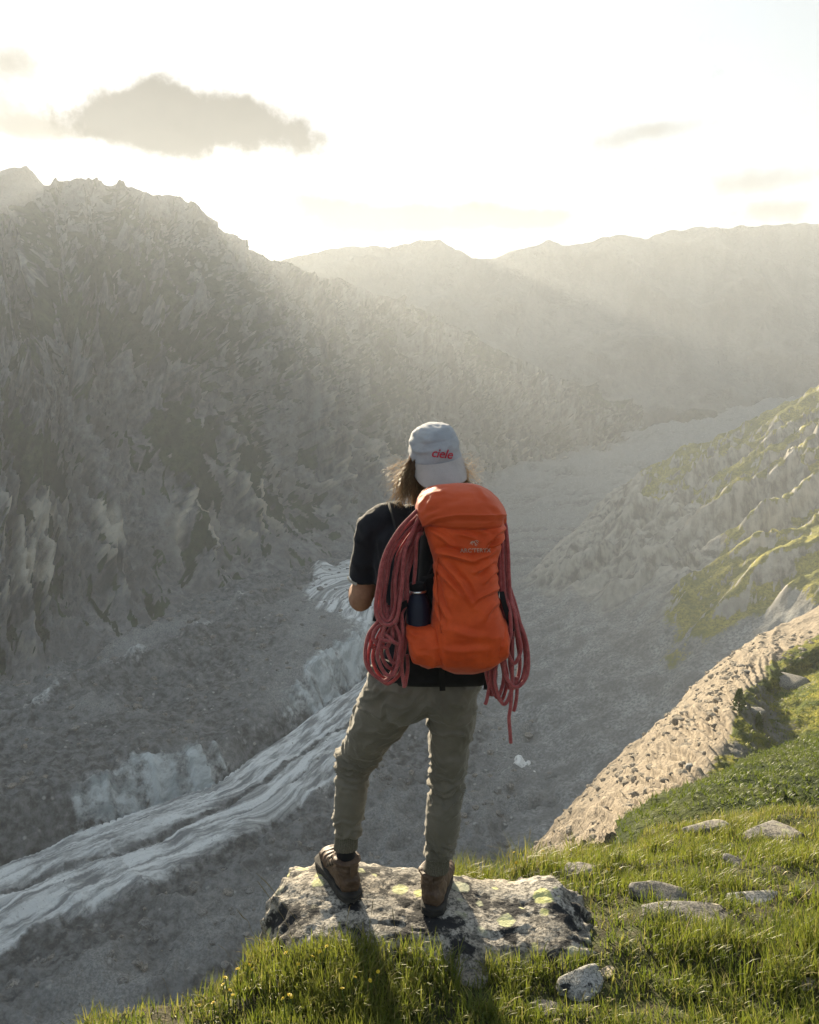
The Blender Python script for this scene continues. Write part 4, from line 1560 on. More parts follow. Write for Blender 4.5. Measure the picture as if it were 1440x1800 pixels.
for sh, el, wr, sx in ((shL, elL, wrL, -1), (shR, elR, wrR, 1)):
    limb_into(bm, [sh + Vector((-sx * 0.06, 0, 0.01)), sh, lerp(sh, el, 0.3), lerp(sh, el, 0.65), lerp(sh, el, 0.92), el + (el - sh).normalized() * 0.022],
              [(0.05, 0.05), (0.054, 0.054), (0.049, 0.052), (0.043, 0.047), (0.041, 0.044), (0.024, 0.026)], X)
    out = Vector((sx * 0.016, 0, -0.004))
    limb_into(bm, [lerp(wr, el, 1.10), el + Vector((sx * 0.004, 0, 0)), lerp(el, wr, 0.2) + out, lerp(el, wr, 0.45) + out * 0.6, lerp(el, wr, 0.8), wr],
              [(0.026, 0.030), (0.041, 0.044), (0.047, 0.049), (0.043, 0.045), (0.031, 0.027), (0.028, 0.022)], X)
    # hand: palm, four fingers curled round the shoulder strap, thumb from the side of the palm
    d = (wr - el).normalized()
    inw = Vector((-sx, 0.15, 0.25)).normalized()
    palm = wr + d * 0.05
    limb_into(bm, [wr, wr + d * 0.03, palm, wr + d * 0.095], [(0.026, 0.020), (0.036, 0.018), (0.042, 0.017), (0.040, 0.014)], Z)
    for k, (off, ln) in enumerate(((0.031, 0.070), (0.010, 0.078), (-0.011, 0.072), (-0.031, 0.058))):
        b0 = wr + d * 0.088 + Z * off
        b1 = b0 + (d * 0.75 + inw * 0.65).normalized() * ln * 0.45
        b2 = b1 + (inw * 0.95 - d * 0.25).normalized() * ln * 0.33
        b3 = b2 + (inw * 0.35 - d * 0.95).normalized() * ln * 0.28
        limb_into(bm, [b0, b1, b2, b3], [(0.0095, 0.0095), (0.009, 0.009), (0.0082, 0.0082), (0.006, 0.006)], Z, 10)
    t0 = wr + d * 0.035 + Z * 0.030
    t1 = t0 + (d * 0.5 + Z * 0.75 + inw * 0.3).normalized() * 0.034
    t2 = t1 + (d * 0.7 + inw * 0.7 + Z * 0.15).normalized() * 0.03
    limb_into(bm, [t0, t1, t2], [(0.013, 0.013), (0.0105, 0.0105), (0.008, 0.008)], X, 10)
for hp, kn, an, ft in ((hipL, knL, anL, hL), (hipR, knR, anR, hR)):
    limb_into(bm, [hp + Vector((0, 0, 0.04)), lerp(hp, kn, 0.2), lerp(hp, kn, 0.6), kn, lerp(kn, an, 0.3), lerp(kn, an, 0.75), ft + Vector((0, 0.012, 0.16)), ft + Vector((0, 0.016, 0.08))],
              [(0.075, 0.08), (0.075, 0.08), (0.06, 0.064), (0.048, 0.052), (0.046, 0.054), (0.031, 0.035), (0.027, 0.030), (0.026, 0.032)], X)
    blob_into(bm, ft + Vector((0.0, 0.085, 0.060)), (0.026, 0.085, 0.018), 2, rot=None)
me = remeshed(bm, 'body', 0.0052, 3, 0.5)
pchild(me, 'body', MAT_SKIN)

# ---- t-shirt: torso and sleeves in one, with folds
bm = bmesh.new()
limb_into(bm, [Vector((0.060, 2.700, 0.945)), Vector((0.060, 2.700, 0.985)), waist, Vector((0.058, 2.715, 1.2)), chest, upper, Vector((0.052, 2.735, 1.505)), Vector((0.058, 2.74, 1.545))],
          [(0.163, 0.112), (0.166, 0.115), (0.153, 0.108), (0.160, 0.112), (0.176, 0.124), (0.178, 0.112), (0.115, 0.080), (0.068, 0.064)], X, 32, 2.5)
for sh, el, sx in ((shL, elL, -1), (shR, elR, 1)):
    limb_into(bm, [sh + Vector((-sx * 0.10, 0, 0.030)), sh + Vector((-sx * 0.04, 0, 0.018)), sh + Vector((sx * 0.006, 0, -0.012)), lerp(sh, el, 0.28) + Vector((sx * 0.004, 0, 0)), lerp(sh, el, 0.55), lerp(sh, el, 0.70)],
              [(0.060, 0.066), (0.062, 0.066), (0.062, 0.066), (0.060, 0.064), (0.059, 0.062), (0.060, 0.063)], X)
me = remeshed(bm, 'tshirt', 0.0060, 7, 0.5)
co, no = mesh_arrays(me)
sl = sstep(np.abs(co[:, 0] - 0.052), 0.13, 0.20)
w1 = ridged(np.stack([co[:, 0] * 5 + co[:, 2] * 9, co[:, 1] * 6, co[:, 2] * 5 - co[:, 0] * 9], axis=1) + 2.7, 3)
w2 = fbm(np.stack([co[:, 0] * 26 + co[:, 2] * 10, co[:, 1] * 22, co[:, 2] * 11], axis=1), 4)
co = co + no * ((w1 - 0.5) * 0.007 * (0.5 + 0.7 * sl) + w2 * 0.004)[:, None]
write_co(me, co)
shirt = pchild(me, 'tshirt', MAT_SHIRT)
# the pale hem tag of the left sleeve
hem = lerp(shL, elL, 0.70)
axis = (elL - shL).normalized()
pts = [hem + axis * 0.001 + Vector((math.cos(a) * 0.0625, math.sin(a) * 0.0655, 0)) for a in np.linspace(math.radians(188), math.radians(246), 12)]
pts = [p - axis * (p - hem).dot(axis) + axis * 0.001 for p in pts]
me = ribbon_mesh('hem_tag', pts, [0.0045] * len(pts), lambda p: (p - hem).normalized(), 0.0012)
pchild(me, 'hem_tag', cloth_mat('hem_tag_cloth', (0.36, 0.34, 0.30), (0.42, 0.40, 0.36)))

# ---- trousers
bm = bmesh.new()
limb_into(bm, [Vector((0.058, 2.695, 0.860)), Vector((0.058, 2.695, 0.905)), Vector((0.060, 2.70, 0.955)), Vector((0.060, 2.705, 1.005))],
          [(0.160, 0.118), (0.170, 0.124), (0.166, 0.116), (0.155, 0.108)], X, 32, 2.4)
for sx in (-1, 1):
    blob_into(bm, Vector((0.058 + sx * 0.066, 2.655, 0.900)), (0.100, 0.082, 0.105), 3)      # seat
tr_L = [(hipL + Vector((-0.012, 0.0, 0.035)), 0.098, 0.112), (lerp(hipL, knL, 0.18) + Vector((-0.006, 0, 0)), 0.104, 0.114), (lerp(hipL, knL, 0.45), 0.098, 0.102), (lerp(hipL, knL, 0.75), 0.079, 0.085), (knL, 0.076, 0.080),
        (lerp(knL, anL, 0.18), 0.066, 0.073), (lerp(knL, anL, 0.42), 0.060, 0.069), (lerp(knL, anL, 0.60), 0.056, 0.063), (lerp(knL, anL, 0.74), 0.056, 0.061), (lerp(knL, anL, 0.80), 0.050, 0.054)]
tr_R = [(hipR + Vector((0.012, 0.0, 0.035)), 0.090, 0.110), (lerp(hipR, knR, 0.18), 0.090, 0.108), (lerp(hipR, knR, 0.45), 0.082, 0.096), (lerp(hipR, knR, 0.75), 0.068, 0.082), (knR, 0.063, 0.075),
        (lerp(knR, anR, 0.18), 0.063, 0.075), (lerp(knR, anR, 0.42), 0.063, 0.073), (lerp(knR, anR, 0.58), 0.059, 0.067), (lerp(knR, anR, 0.715), 0.056, 0.061), (lerp(knR, anR, 0.78), 0.049, 0.054)]
for seq in (tr_L, tr_R):
    limb_into(bm, [s[0] for s in seq], [(s[1], s[2]) for s in seq], X, 24, 2.1)
me = remeshed(bm, 'trousers', 0.0050, 22, 0.5)
co, no = mesh_arrays(me)
# folds: rings of creases at the knees, bunching above the cuffs, long pulls from the crotch
left = (co[:, 0] < 0.058 - (0.93 - co[:, 2]) * 0.10)
kz = np.where(left, knL.z, knR.z + 0.01)
az_ = np.where(left, anL.z + 0.098, anR.z + 0.10)
hgt = co[:, 2]
knee = np.exp(-((hgt - kz) / 0.085) ** 2)
bunch = np.exp(-((hgt - az_ - 0.015) / 0.045) ** 2)
thigh = sstep(hgt, 0.58, 0.70) * (1 - sstep(hgt, 0.93, 0.99))
sgn = np.where(left, 1.0, -1.0)
u_ = co[:, 0] * 1.0
warp = fbm(co * 9, 2)
k1 = ridged(np.stack([u_ * 5.0 + warp * 0.5, co[:, 1] * 5.0, hgt * 30.0 + sgn * u_ * 12 + warp * 1.6], axis=1), 2, 0.5)
k2 = ridged(np.stack([u_ * 8.0, co[:, 1] * 6.0 + 5, hgt * 36.0 - sgn * u_ * 18 + warp * 2.5], axis=1), 3, 0.5)
pull = ridged(np.stack([u_ * 4.0 + warp * 0.4, co[:, 1] * 4.0, hgt * 15.0 - sgn * u_ * 9 + warp * 1.3], axis=1), 3, 0.5)
gen = fbm(np.stack([u_ * 14, co[:, 1] * 14, hgt * 9], axis=1), 4)
tiny = fbm(np.stack([u_ * 40, co[:, 1] * 40, hgt * 60], axis=1), 3)
disp = knee * ((k1 - 0.5) * 0.024 + (k2 - 0.5) * 0.008) + bunch * ((k2 - 0.45) * 0.020 + (k1 - 0.5) * 0.012) + thigh * (pull - 0.55) * 0.014 + gen * 0.006 + tiny * 0.0014
co = co + no * disp[:, None]
# seam down the seat
seam = np.exp(-((co[:, 0] - 0.060) / 0.004) ** 2) * (co[:, 1] < 2.70) * sstep(hgt, 0.80, 0.86)
co = co - no * (seam * 0.004)[:, None]
write_co(me, co)
trousers = pchild(me, 'trousers', MAT_TROUSER)
for kn, an, nm in ((knL, anL, 'l'), (knR, anR, 'r')):
    a = lerp(kn, an, 0.735 if nm == 'l' else 0.715)
    d = (an - kn).normalized()
    bm = bmesh.new()
    n = 96
    rings = []
    for j in range(10):
        f = j / 9
        ring = []
        for k in range(n):
            an_ = k / n * math.tau
            r = (0.0455 - 0.003 * math.sin(f * math.pi)) * (1 + 0.022 * (1 if (k % 3) else -1.2)) * (0.94 if j in (0, 9) else 1)
            ring.append(bm.verts.new(a + d * (f * 0.072) + X * math.cos(an_) * r + (d.cross(X)).normalized() * math.sin(an_) * r * 1.08))
        rings.append(ring)
    for p, q in zip(rings[:-1], rings[1:]):
        for k in range(n):
            bm.faces.new((p[k], p[(k + 1) % n], q[(k + 1) % n], q[k]))
    bmesh.ops.recalc_face_normals(bm, faces=bm.faces[:])
    me = bpy.data.meshes.new('cuff')
    bm.to_mesh(me)
    bm.free()
    pchild(me, 'cuff', MAT_CUFF)
    bm = bmesh.new()
    e = a + d * 0.055
    sh_ = (hL if nm == 'l' else hR) + Vector((-0.004 if nm == 'l' else 0.001, 0.010, 0.0))
    limb_into(bm, [e, lerp(e, sh_ + Vector((0, 0, 0.165)), 0.6), sh_ + Vector((0, 0, 0.155)), sh_ + Vector((0, 0, 0.10))], [(0.036, 0.040), (0.036, 0.040), (0.036, 0.041), (0.030, 0.034)], X, 20)
    me = bpy.data.meshes.new('sock')
    bm.to_mesh(me)
    bm.free()
    for p in me.polygons:
        p.use_smooth = True
    pchild(me, 'sock', MAT_SOCK)


# ---- boots
def boot(ankle, heading, pitch, ground, label):
    """ground = point of the heel on the rock; heading angle of the toes (0 = away from the camera)"""
    R = Matrix.Rotation(heading, 3, 'Z') @ Matrix.Rotation(pitch, 3, 'X')

    def L(x, y, z):
        return Vector(ground) + R @ Vector((x, y, z))
    bm = bmesh.new()
    # foot: sections along the length (y), each half width, height and centre offset
    sec = [(-0.045, 0.026, 0.036, 0.060), (-0.035, 0.036, 0.040, 0.066), (0.0, 0.041, 0.044, 0.072), (0.05, 0.040, 0.044, 0.072), (0.10, 0.043, 0.040, 0.062), (0.15, 0.049, 0.034, 0.050),
           (0.195, 0.050, 0.030, 0.044), (0.228, 0.043, 0.026, 0.042), (0.250, 0.026, 0.018, 0.040)]
    limb_into(bm, [L(0.003 * i, y, 0.020 + h) for i, (y, w, hh, h) in enumerate([(s[0], s[1], s[2], s[2]) for s in sec])], [(s[1], s[2]) for s in sec], R @ X, 24, 2.5)
    limb_into(bm, [L(0, 0.012, 0.05), L(0, 0.010, 0.10), L(0, 0.006, 0.135), L(0, 0.002, 0.158)], [(0.041, 0.056), (0.043, 0.054), (0.045, 0.053), (0.047, 0.054)], R @ X, 24, 2.2)
    limb_into(bm, [L(0, 0.03, 0.12), L(0.002, 0.075, 0.095), L(0.005, 0.12, 0.070)], [(0.034, 0.026), (0.035, 0.024), (0.036, 0.018)], R @ X, 18, 2.3)
    me = remeshed(bm, 'boot', 0.0036, 5, 0.5)
    co, no = mesh_arrays(me)
    inv = np.array(R.transposed())
    lc = (co - np.array(ground)) @ inv.T
    crease = ridged(np.stack([lc[:, 0] * 8, lc[:, 1] * 30, lc[:, 2] * 22], axis=1) + 3, 3)
    coll = np.exp(-((lc[:, 2] - 0.150) / 0.007) ** 2) * 0.005 - np.exp(-((lc[:, 2] - 0.132) / 0.005) ** 2) * 0.004 - np.exp(-((lc[:, 2] - 0.112) / 0.004) ** 2) * 0.0022
    welt = -np.exp(-((lc[:, 2] - 0.062) / 0.0035) ** 2) * 0.0022 * (lc[:, 1] < 0.08)
    seam = -np.exp(-((lc[:, 1] - 0.055 - lc[:, 2] * 0.2) / 0.003) ** 2) * 0.002 * (lc[:, 2] < 0.11)
    co = co + no * ((crease - 0.5) * 0.005 + coll + welt + seam + fbm(co * 25, 3) * 0.003)[:, None]
    write_co(me, co)
    b = pchild(me, 'boot', MAT_LEATHER)
    if label:
        b['label'] = label
    # sole: outline extruded, with tread notches
    bm = bmesh.new()
    n = 64
    outl = []
    for k in range(n):
        a = k / n * math.tau
        y = 0.103 + 0.158 * math.sin(a)
        wy = np.interp(y, [-0.055, -0.035, 0.0, 0.05, 0.10, 0.16, 0.20, 0.235, 0.261], [0.012, 0.039, 0.046, 0.044, 0.046, 0.053, 0.054, 0.044, 0.012])
        x = 0.006 + wy * (1 if math.cos(a) >= 0 else -1) * min(1, abs(math.cos(a)) * 3.0)
        outl.append((x, y))
    lev = [(0.0, 0.97), (0.004, 1.02), (0.013, 1.03), (0.017, 1.035), (0.020, 1.0), (0.024, 1.045), (0.032, 1.04), (0.036, 0.95)]
    rings = [[bm.verts.new(L(0.006 + (x - 0.006) * s, 0.103 + (y - 0.103) * s, z + (0.0035 if (k % 4 < 2 and j == 0) else 0))) for k, (x, y) in enumerate(outl)] for j, (z, s) in enumerate(lev)]
    for p, q in zip(rings[:-1], rings[1:]):
        for k in range(n):
            bm.faces.new((p[k], p[(k + 1) % n], q[(k + 1) % n], q[k]))
    bm.faces.new(list(reversed(rings[0])))
    bm.faces.new(rings[-1])
    bmesh.ops.recalc_face_normals(bm, faces=bm.faces[:])
    me = bpy.data.meshes.new('sole')
    bm.to_mesh(me)
    bm.free()
    so = link(me, 'sole', MAT_SOLE, parent=b)
    # heel loop, laces
    pts = smooth_pts([L(0, -0.043, 0.085), L(0, -0.050, 0.115), L(0, -0.054, 0.140), L(0, -0.050, 0.155)], 14)
    link(ribbon_mesh('heel_strip', pts, [0.007] * len(pts), R @ Vector((0, -1, 0)), 0.002), 'heel_strip', MAT_LEATHER, parent=b)
    for j in range(5):
        f = j / 4
        y, z = 0.05 + 0.075 * f, 0.135 - 0.052 * f
        pts = smooth_pts([L(-0.036, y - 0.012, z - 0.022), L(-0.018, y + 0.004, z + 0.002), L(0.002, y + 0.010, z + 0.008), L(0.022, y + 0.004, z + 0.002), L(0.040, y - 0.012, z - 0.022)], 12)
        link(tube_mesh('lace', pts, 0.0028, 6), 'lace', MAT_LACE, parent=b)
    return b


tL = foot_ground(-0.335, 2.965)
pitchL = math.atan2(tL.z - hL.z, (Vector((tL.x, tL.y)) - Vector((hL.x, hL.y))).length)
boot(anL, math.radians(27), max(-0.05, min(pitchL, 0.25)), hL + Vector((0, 0, 0.004)), None)
tR = foot_ground(0.110, 2.93)
pitchR = math.atan2(tR.z - hR.z, 0.217)
boot(anR, math.radians(-8), max(-0.12, min(pitchR, 0.12)), hR + Vector((0, 0, 0.004)), None)

# ------------------------------------------------------------------ cap, hair
def cap_build():
    c = headc + Vector((0.000, 0.0, 0.030))
    tilt = Matrix.Rotation(math.radians(-8), 3, 'Y') @ Matrix.Rotation(math.radians(8), 3, 'X') @ Matrix.Rotation(math.radians(10), 3, 'Z')
    # crown: lathe with a boxy five-panel profile, opening downwards
    n, rows = 96, 40
    V = []
    for j in range(rows):
        f = j / (rows - 1)
        a = f * math.pi / 2
        rz = math.cos(a) ** 0.62
        z = math.sin(a) ** 0.80
        for k in range(n):
            th = k / n * math.tau
            cx, sy = math.cos(th), math.sin(th)
            r = (abs(cx) ** 2.3 + abs(sy) ** 2.3) ** (-1 / 2.3)
            x, y = cx * r * rz * 0.0845, sy * r * rz * 0.103
            V.append((x, y, -0.038 + z * 0.118))
    V = np.array(V)
    q = V * np.array([30, 30, 30])
    back = sstep(-V[:, 1], 0.03, 0.08)
    N = V / np.linalg.norm(V + np.array([0, 0, 0.02]), axis=1)[:, None]
    seam = np.exp(-((V[:, 2] - 0.036) / 0.0022) ** 2) * back * 0.0022
    pan = np.exp(-((np.abs(V[:, 0]) - 0.052) / 0.002) ** 2) * 0.0016 * back
    crump = fbm(np.stack([V[:, 0] * 22 + V[:, 2] * 14, V[:, 1] * 18, V[:, 2] * 40], axis=1), 4) * 0.0065 * (0.5 + 0.7 * (1 - back)) + (ridged(np.stack([V[:, 0] * 12 - V[:, 2] * 16, V[:, 1] * 10, V[:, 2] * 20 + V[:, 0] * 8], axis=1) + 5, 3) - 0.5) * 0.006
    V = V + N * (crump - seam - pan)[:, None]
    quads = []
    for j in range(rows - 1):
        for k in range(n):
            quads.append((j * n + k, j * n + (k + 1) % n, (j + 1) * n + (k + 1) % n, (j + 1) * n + k))
    M = np.array(tilt)
    W_ = V @ M.T + np.array(c)
    me = mesh_np('cap', W_, np.array(quads))
    cap = pchild(me, 'cap', MAT_CAP)
    # brim at the back of the head, hanging down
    nb, mb = 40, 14
    B = []
    for layer in (0, 1):
        for j in range(mb):
            f = j / (mb - 1)
            for k in range(nb):
                a = math.radians(-90) + (k / (nb - 1) - 0.5) * math.radians(158)
                cx, sy = math.cos(a), math.sin(a)
                r = (abs(cx) ** 2.3 + abs(sy) ** 2.3) ** (-1 / 2.3)
                bx, by = cx * r * 0.0845, sy * r * 0.103
                ext = 0.062 * (1 - abs(k / (nb - 1) * 2 - 1) ** 3.2)
                x = bx * (1 + 0.06 * f)
                y = by - f * ext * 0.72 - 0.002
                z = -0.030 - f * ext * 1.02 - 0.020 * f * (x / 0.08) ** 2
                z += 0.0008 * math.sin(f * 34) * (1 - layer)
                B.append((x, y, z - layer * 0.0035))
    B = np.array(B) @ M.T + np.array(c)
    qs = []
    for layer in (0, 1):
        o = layer * mb * nb
        for j in range(mb - 1):
            for k in range(nb - 1):
                qd = (o + j * nb + k, o + j * nb + k + 1, o + (j + 1) * nb + k + 1, o + (j + 1) * nb + k)
                qs.append(qd if layer == 0 else qd[::-1])
    o = mb * nb
    for k in range(nb - 1):
        a = (mb - 1) * nb + k
        qs.append((a, a + 1, o + a + 1, o + a))
    for j in range(mb - 1):
        a, b = j * nb, (j + 1) * nb
        qs.append((a, b, o + b, o + a))
        a, b = j * nb + nb - 1, (j + 1) * nb + nb - 1
        qs.append((b, a, o + a, o + b))
    me = mesh_np('brim', B, np.array(qs))
    link(me, 'brim', MAT_BRIM, parent=cap)
    return cap, c, tilt


cap, cap_c, cap_M = cap_build()


def text_polys(body, size, shear=0.0, spacing=1.0, bold=0.0):
    cu = bpy.data.curves.new('lettering', 'FONT')
    cu.body = body
    cu.size = size
    cu.shear = shear
    cu.space_character = spacing
    cu.offset = bold
    cu.align_x = 'CENTER'
    cu.align_y = 'CENTER'
    cu.resolution_u = 4
    ob = bpy.data.objects.new('lettering_tmp', cu)
    COL.objects.link(ob)
    dg = bpy.context.evaluated_depsgraph_get()
    me = bpy.data.meshes.new_from_object(ob.evaluated_get(dg))
    bpy.data.objects.remove(ob)
    bm = bmesh.new()
    bm.from_mesh(me)
    bpy.data.meshes.remove(me)
    bmesh.ops.triangulate(bm, faces=bm.faces[:])
    bmesh.ops.subdivide_edges(bm, edges=[e for e in bm.edges if e.calc_length() > size * 0.25], cuts=2)
    bmesh.ops.triangulate(bm, faces=bm.faces[:])
    return bm


def project_text(bm, name, origin, right, up, fwd, bv, lift, mat, parent):
    """flat lettering laid onto a surface along fwd"""
    for v in bm.verts:
        p = Vector(origin) + Vector(right) * v.co.x + Vector(up) * v.co.y
        h = bv.ray_cast(p - Vector(fwd) * 0.3, Vector(fwd))
        v.co = (h[0] if h[0] is not None else p) - Vector(fwd) * lift
    bmesh.ops.recalc_face_normals(bm, faces=bm.faces[:])
    ex = bmesh.ops.extrude_face_region(bm, geom=bm.faces[:])
    bmesh.ops.translate(bm, verts=[g for g in ex['geom'] if isinstance(g, bmesh.types.BMVert)], vec=-Vector(fwd) * 0.0012)
    me = bpy.data.meshes.new(name)
    bm.to_mesh(me)
    bm.free()
    return link(me, name, mat, parent=parent)


MAT_RED = cloth_mat('red_thread', (0.50, 0.045, 0.07), (0.60, 0.07, 0.10), weave=700)
bv_cap = bvh_of(cap)
# surface patch that faces the camera under the crown seam
cam_p = Vector((0, 0, CAM_Z))
tgt = P(777, 798, 2.63)
view = (tgt - cam_p).normalized()
upv = (Vector((0.10, 0, 1)) - view * Vector((0.10, 0, 1)).dot(view)).normalized()
rgt = view.cross(upv).normalized()
project_text(text_polys('ciele', 0.040, 0.25, 0.95, 0.0006), 'lettering', tgt, rgt, upv, view, bv_cap, 0.0012, MAT_RED, cap)


def hair_build():
    rg = np.random.default_rng(12)
    verts, tris, cols = [], [], []
    nseg = 13
    def strand(root, tip, drop, wave, w, tipness, seed):
        nonlocal verts, tris, cols
        r0 = np.array(root)
        r1 = np.array(tip)
        ph = rg.uniform(0, 6.28, 3)
        amp = wave * rg.uniform(0.6, 1.4)
        base = len(verts)
        prev = None
        for i in range(nseg):
            f = i / (nseg - 1)
            p = r0 * (1 - f) + r1 * f
            p = p + np.array([0, 0, drop * math.sin(f * math.pi)])
            g = amp * f ** 0.8
            p = p + g * np.array([math.sin(f * 7 + ph[0]), math.sin(f * 6 + ph[1]) * 0.8, math.sin(f * 5 + ph[2]) * 0.5])
            ww = w * (1 - 0.85 * f ** 2)
            d = np.array([math.sin(ph[0]), math.cos(ph[0]) * 0.4, 0]) * ww
            e = np.array([-math.cos(ph[0]) * 0.4, math.sin(ph[0]), 0]) * ww
            verts += [p + d, p - 0.5 * d + e, p - 0.5 * d - e]
            cc = np.clip(f * tipness + rg.uniform(-0.03, 0.03), 0, 1)
            cols += [(cc, seed, 0)] * 3
            if i:
                a, b = base + (i - 1) * 3, base + i * 3
                for k in range(3):
                    k2 = (k + 1) % 3
                    tris.extend([(a + k, a + k2, b + k2), (a + k, b + k2, b + k)])
    hc = np.array(headc)
    for i in range(760):
        # roots round the back and sides of the head below the cap
        a = math.radians(rg.uniform(-172, -8)) if rg.random() < 0.86 else math.radians(rg.choice([-1, 1]) * rg.uniform(0, 8) + rg.choice([0, 180]))
        rx, ry = 0.078, 0.098
        h0 = rg.uniform(-0.03, 0.005)
        root = hc + np.array([rx * math.cos(a), ry * math.sin(a) + 0.005, h0])
        ln = rg.uniform(0.10, 0.165)
        side = math.cos(a)
        flare = (0.014 + 0.050 * rg.random() ** 1.3)
        tip = root + np.array([side * flare + (-0.012 if side < 0 else 0.004), math.sin(a) * 0.018, -ln])
        # keep the hair in front of the collar inside the neck silhouette
        if abs(side) < 0.78:
            root[1] += 0.030
            root[0] = hc[0] + (root[0] - hc[0]) * 0.9
            tip[1] = root[1] + 0.012
            tip[0] = hc[0] + (tip[0] - hc[0]) * 0.85
        strand(root, tip, 0.0, 0.017 if abs(side) > 0.78 else 0.005, rg.uniform(0.0009, 0.0022), rg.uniform(0.35, 0.8), rg.random())
    # wind-blown strands on both sides
    for i in range(260):
        s = -1 if rg.random() < 0.55 else 1
        root = hc + np.array([s * 0.078, rg.uniform(-0.05, 0.03), rg.uniform(-0.06, 0.0)])
        ln = rg.uniform(0.045, 0.105)
        up = rg.uniform(-0.05, 0.035)
        tip = root + np.array([s * ln, rg.uniform(-0.02, 0.03), up - 0.02])
        strand(root, tip, rg.uniform(-0.025, 0.012), 0.007, rg.uniform(0.0006, 0.0014), rg.uniform(1.0, 1.4), rg.random())
    # curled ends on the left
    for i in range(90):
        root = hc + np.array([-0.074, rg.uniform(-0.06, 0.02), rg.uniform(-0.05, -0.02)])
        tip = root + np.array([rg.uniform(-0.035, 0.03), rg.uniform(-0.02, 0.02), -rg.uniform(0.09, 0.14)])
        strand(root, tip, 0.0, 0.018, rg.uniform(0.0009, 0.0018), rg.uniform(0.5, 1.0), rg.random())
    me = mesh_np('hair', np.array(verts), tris=np.array(tris))
    set_col(me, 'strand', np.array(cols))
    m = bpy.data.materials.new('hair_strands')
    m.use_nodes = True
    t = NT(m.node_tree)
    b = t.n['Principled BSDF']
    at = t.node('ShaderNodeAttribute', attribute_name='strand')
    sp = t.node('ShaderNodeSeparateColor')
    t.l.new(at.outputs['Color'], sp.inputs[0])
    c = t.mix(sp.outputs[0], (0.15, 0.092, 0.046), (0.80, 0.60, 0.32))
    c = t.mix(t.math('MULTIPLY', sp.outputs[1], 0.4), c, (0.20, 0.125, 0.06))
    t.l.new(c, b.inputs['Base Color'])
    b.inputs['Roughness'].default_value = 0.45
    tr = t.node('ShaderNodeBsdfTranslucent')
    t.l.new(c, tr.inputs['Color'])
    mx = t.node('ShaderNodeMixShader')
    mx.inputs[0].default_value = 0.5
    t.l.new(b.outputs[0], mx.inputs[1])
    t.l.new(tr.outputs[0], mx.inputs[2])
    t.l.new(mx.outputs[0], t.n['Material Output'].inputs['Surface'])
    return pchild(me, 'hair', m)


hair_build()

# ------------------------------------------------------------------ backpack
MAT_PACK = cloth_mat('orange_ripstop', (0.60, 0.070, 0.013), (0.74, 0.100, 0.020), weave=700, rough=0.60, sheen=0.12, blotch=11.0, bump_d=0.0011)
MAT_PACK_D = cloth_mat('orange_lid', (0.56, 0.076, 0.018), (0.63, 0.092, 0.022), weave=1400, rough=0.66, sheen=0.12, blotch=6.0, bump_d=0.0007)
pack = bpy.data.objects.new('backpack', None)
COL.objects.link(pack)
pack.location = P(805, 1172, 2.46)
tag(pack, 'bright orange hiking backpack worn on the person’s back'.replace('’', "'"), 'backpack')


def gchild(me, name, mat, root):
    o = link(me, name, mat, parent=root)
    o.location = -root.location
    return o


def pack_surface(prof, name, n=150, rows=150, creases=None, cap_top=True):
    """prof: rows of (v, u_left, u_right, y_back, y_front): the bag's outline on its rear face and its depth"""
    prof = np.array(prof, float)
    vv = np.linspace(prof[0, 0], prof[-1, 0], rows)
    g = np.stack([np.interp(vv, prof[:, 0], prof[:, k]) for k in range(1, 5)], axis=1)
    # soften the outline
    for _ in range(4):
        g[1:-1] = (g[:-2] + 2 * g[1:-1] + g[2:]) / 4
    V = []
    for v, (ul, ur, yb, yf) in zip(vv, g):
        ym = (yb + yf) / 2
        a, b = P(ul, v, ym), P(ur, v, ym)
        cx, rx = (a.x + b.x) / 2, (b.x - a.x) / 2
        cz = a.z
        ry = abs(yf - yb) / 2
        for k in range(n):
            th = k / n * math.tau
            c_, s_ = math.cos(th), math.sin(th)
            e = 2.9
            r = (abs(c_) ** e + abs(s_) ** e) ** (-1 / e)
            V.append((cx + c_ * r * rx, ym + s_ * r * ry, cz))
    V = np.array(V)
    N = grid_normals(V, rows, n)
    cen = V.reshape(rows, n, 3).mean(axis=1)
    if ((V - np.repeat(cen, n, axis=0)) * N).sum() < 0:
        N = -N
    if creases is not None:
        V = V + N * creases(V, np.repeat(vv, n))[:, None]
    quads = []
    for j in range(rows - 1):
        for k in range(n):
            quads.append((j * n + k, (j + 1) * n + k, (j + 1) * n + (k + 1) % n, j * n + (k + 1) % n))
    tris = []
    extra = [cen[0] + np.array([0, 0, 0.002]), cen[-1] - np.array([0, 0, 0.002])]
    V = np.vstack([V, extra])
    i0, i1 = rows * n, rows * n + 1
    for k in range(n):
        tris.append((i0, k, (k + 1) % n))
        tris.append((i1, (rows - 1) * n + (k + 1) % n, (rows - 1) * n + k))
    return mesh_np(name, V, np.array(quads), np.array(tris))


def folds(V, lst):
    u, v = to_px(V)
    out = np.zeros(len(V))
    for (u0, v0, u1, v1, w, h) in lst:
        du, dv = u1 - u0, v1 - v0
        L = math.hypot(du, dv)
        t = ((u - u0) * du + (v - v0) * dv) / (L * L)
        s = ((u - u0) * dv - (v - v0) * du) / L
        s = s + 2.5 * np.sin(t * 4 + u0)
        tc = np.clip(t, 0, 1)
        end = np.exp(-((t - tc) * L / (w * 1.2)) ** 2) * (0.35 + 0.65 * np.sin(np.clip(t, 0, 1) * math.pi))
        out += end * h * (np.exp(-(s / w) ** 2) - 0.75 * np.exp(-((s - 1.5 * w) / w) ** 2))
    return out * (V[:, 1] < 2.5)


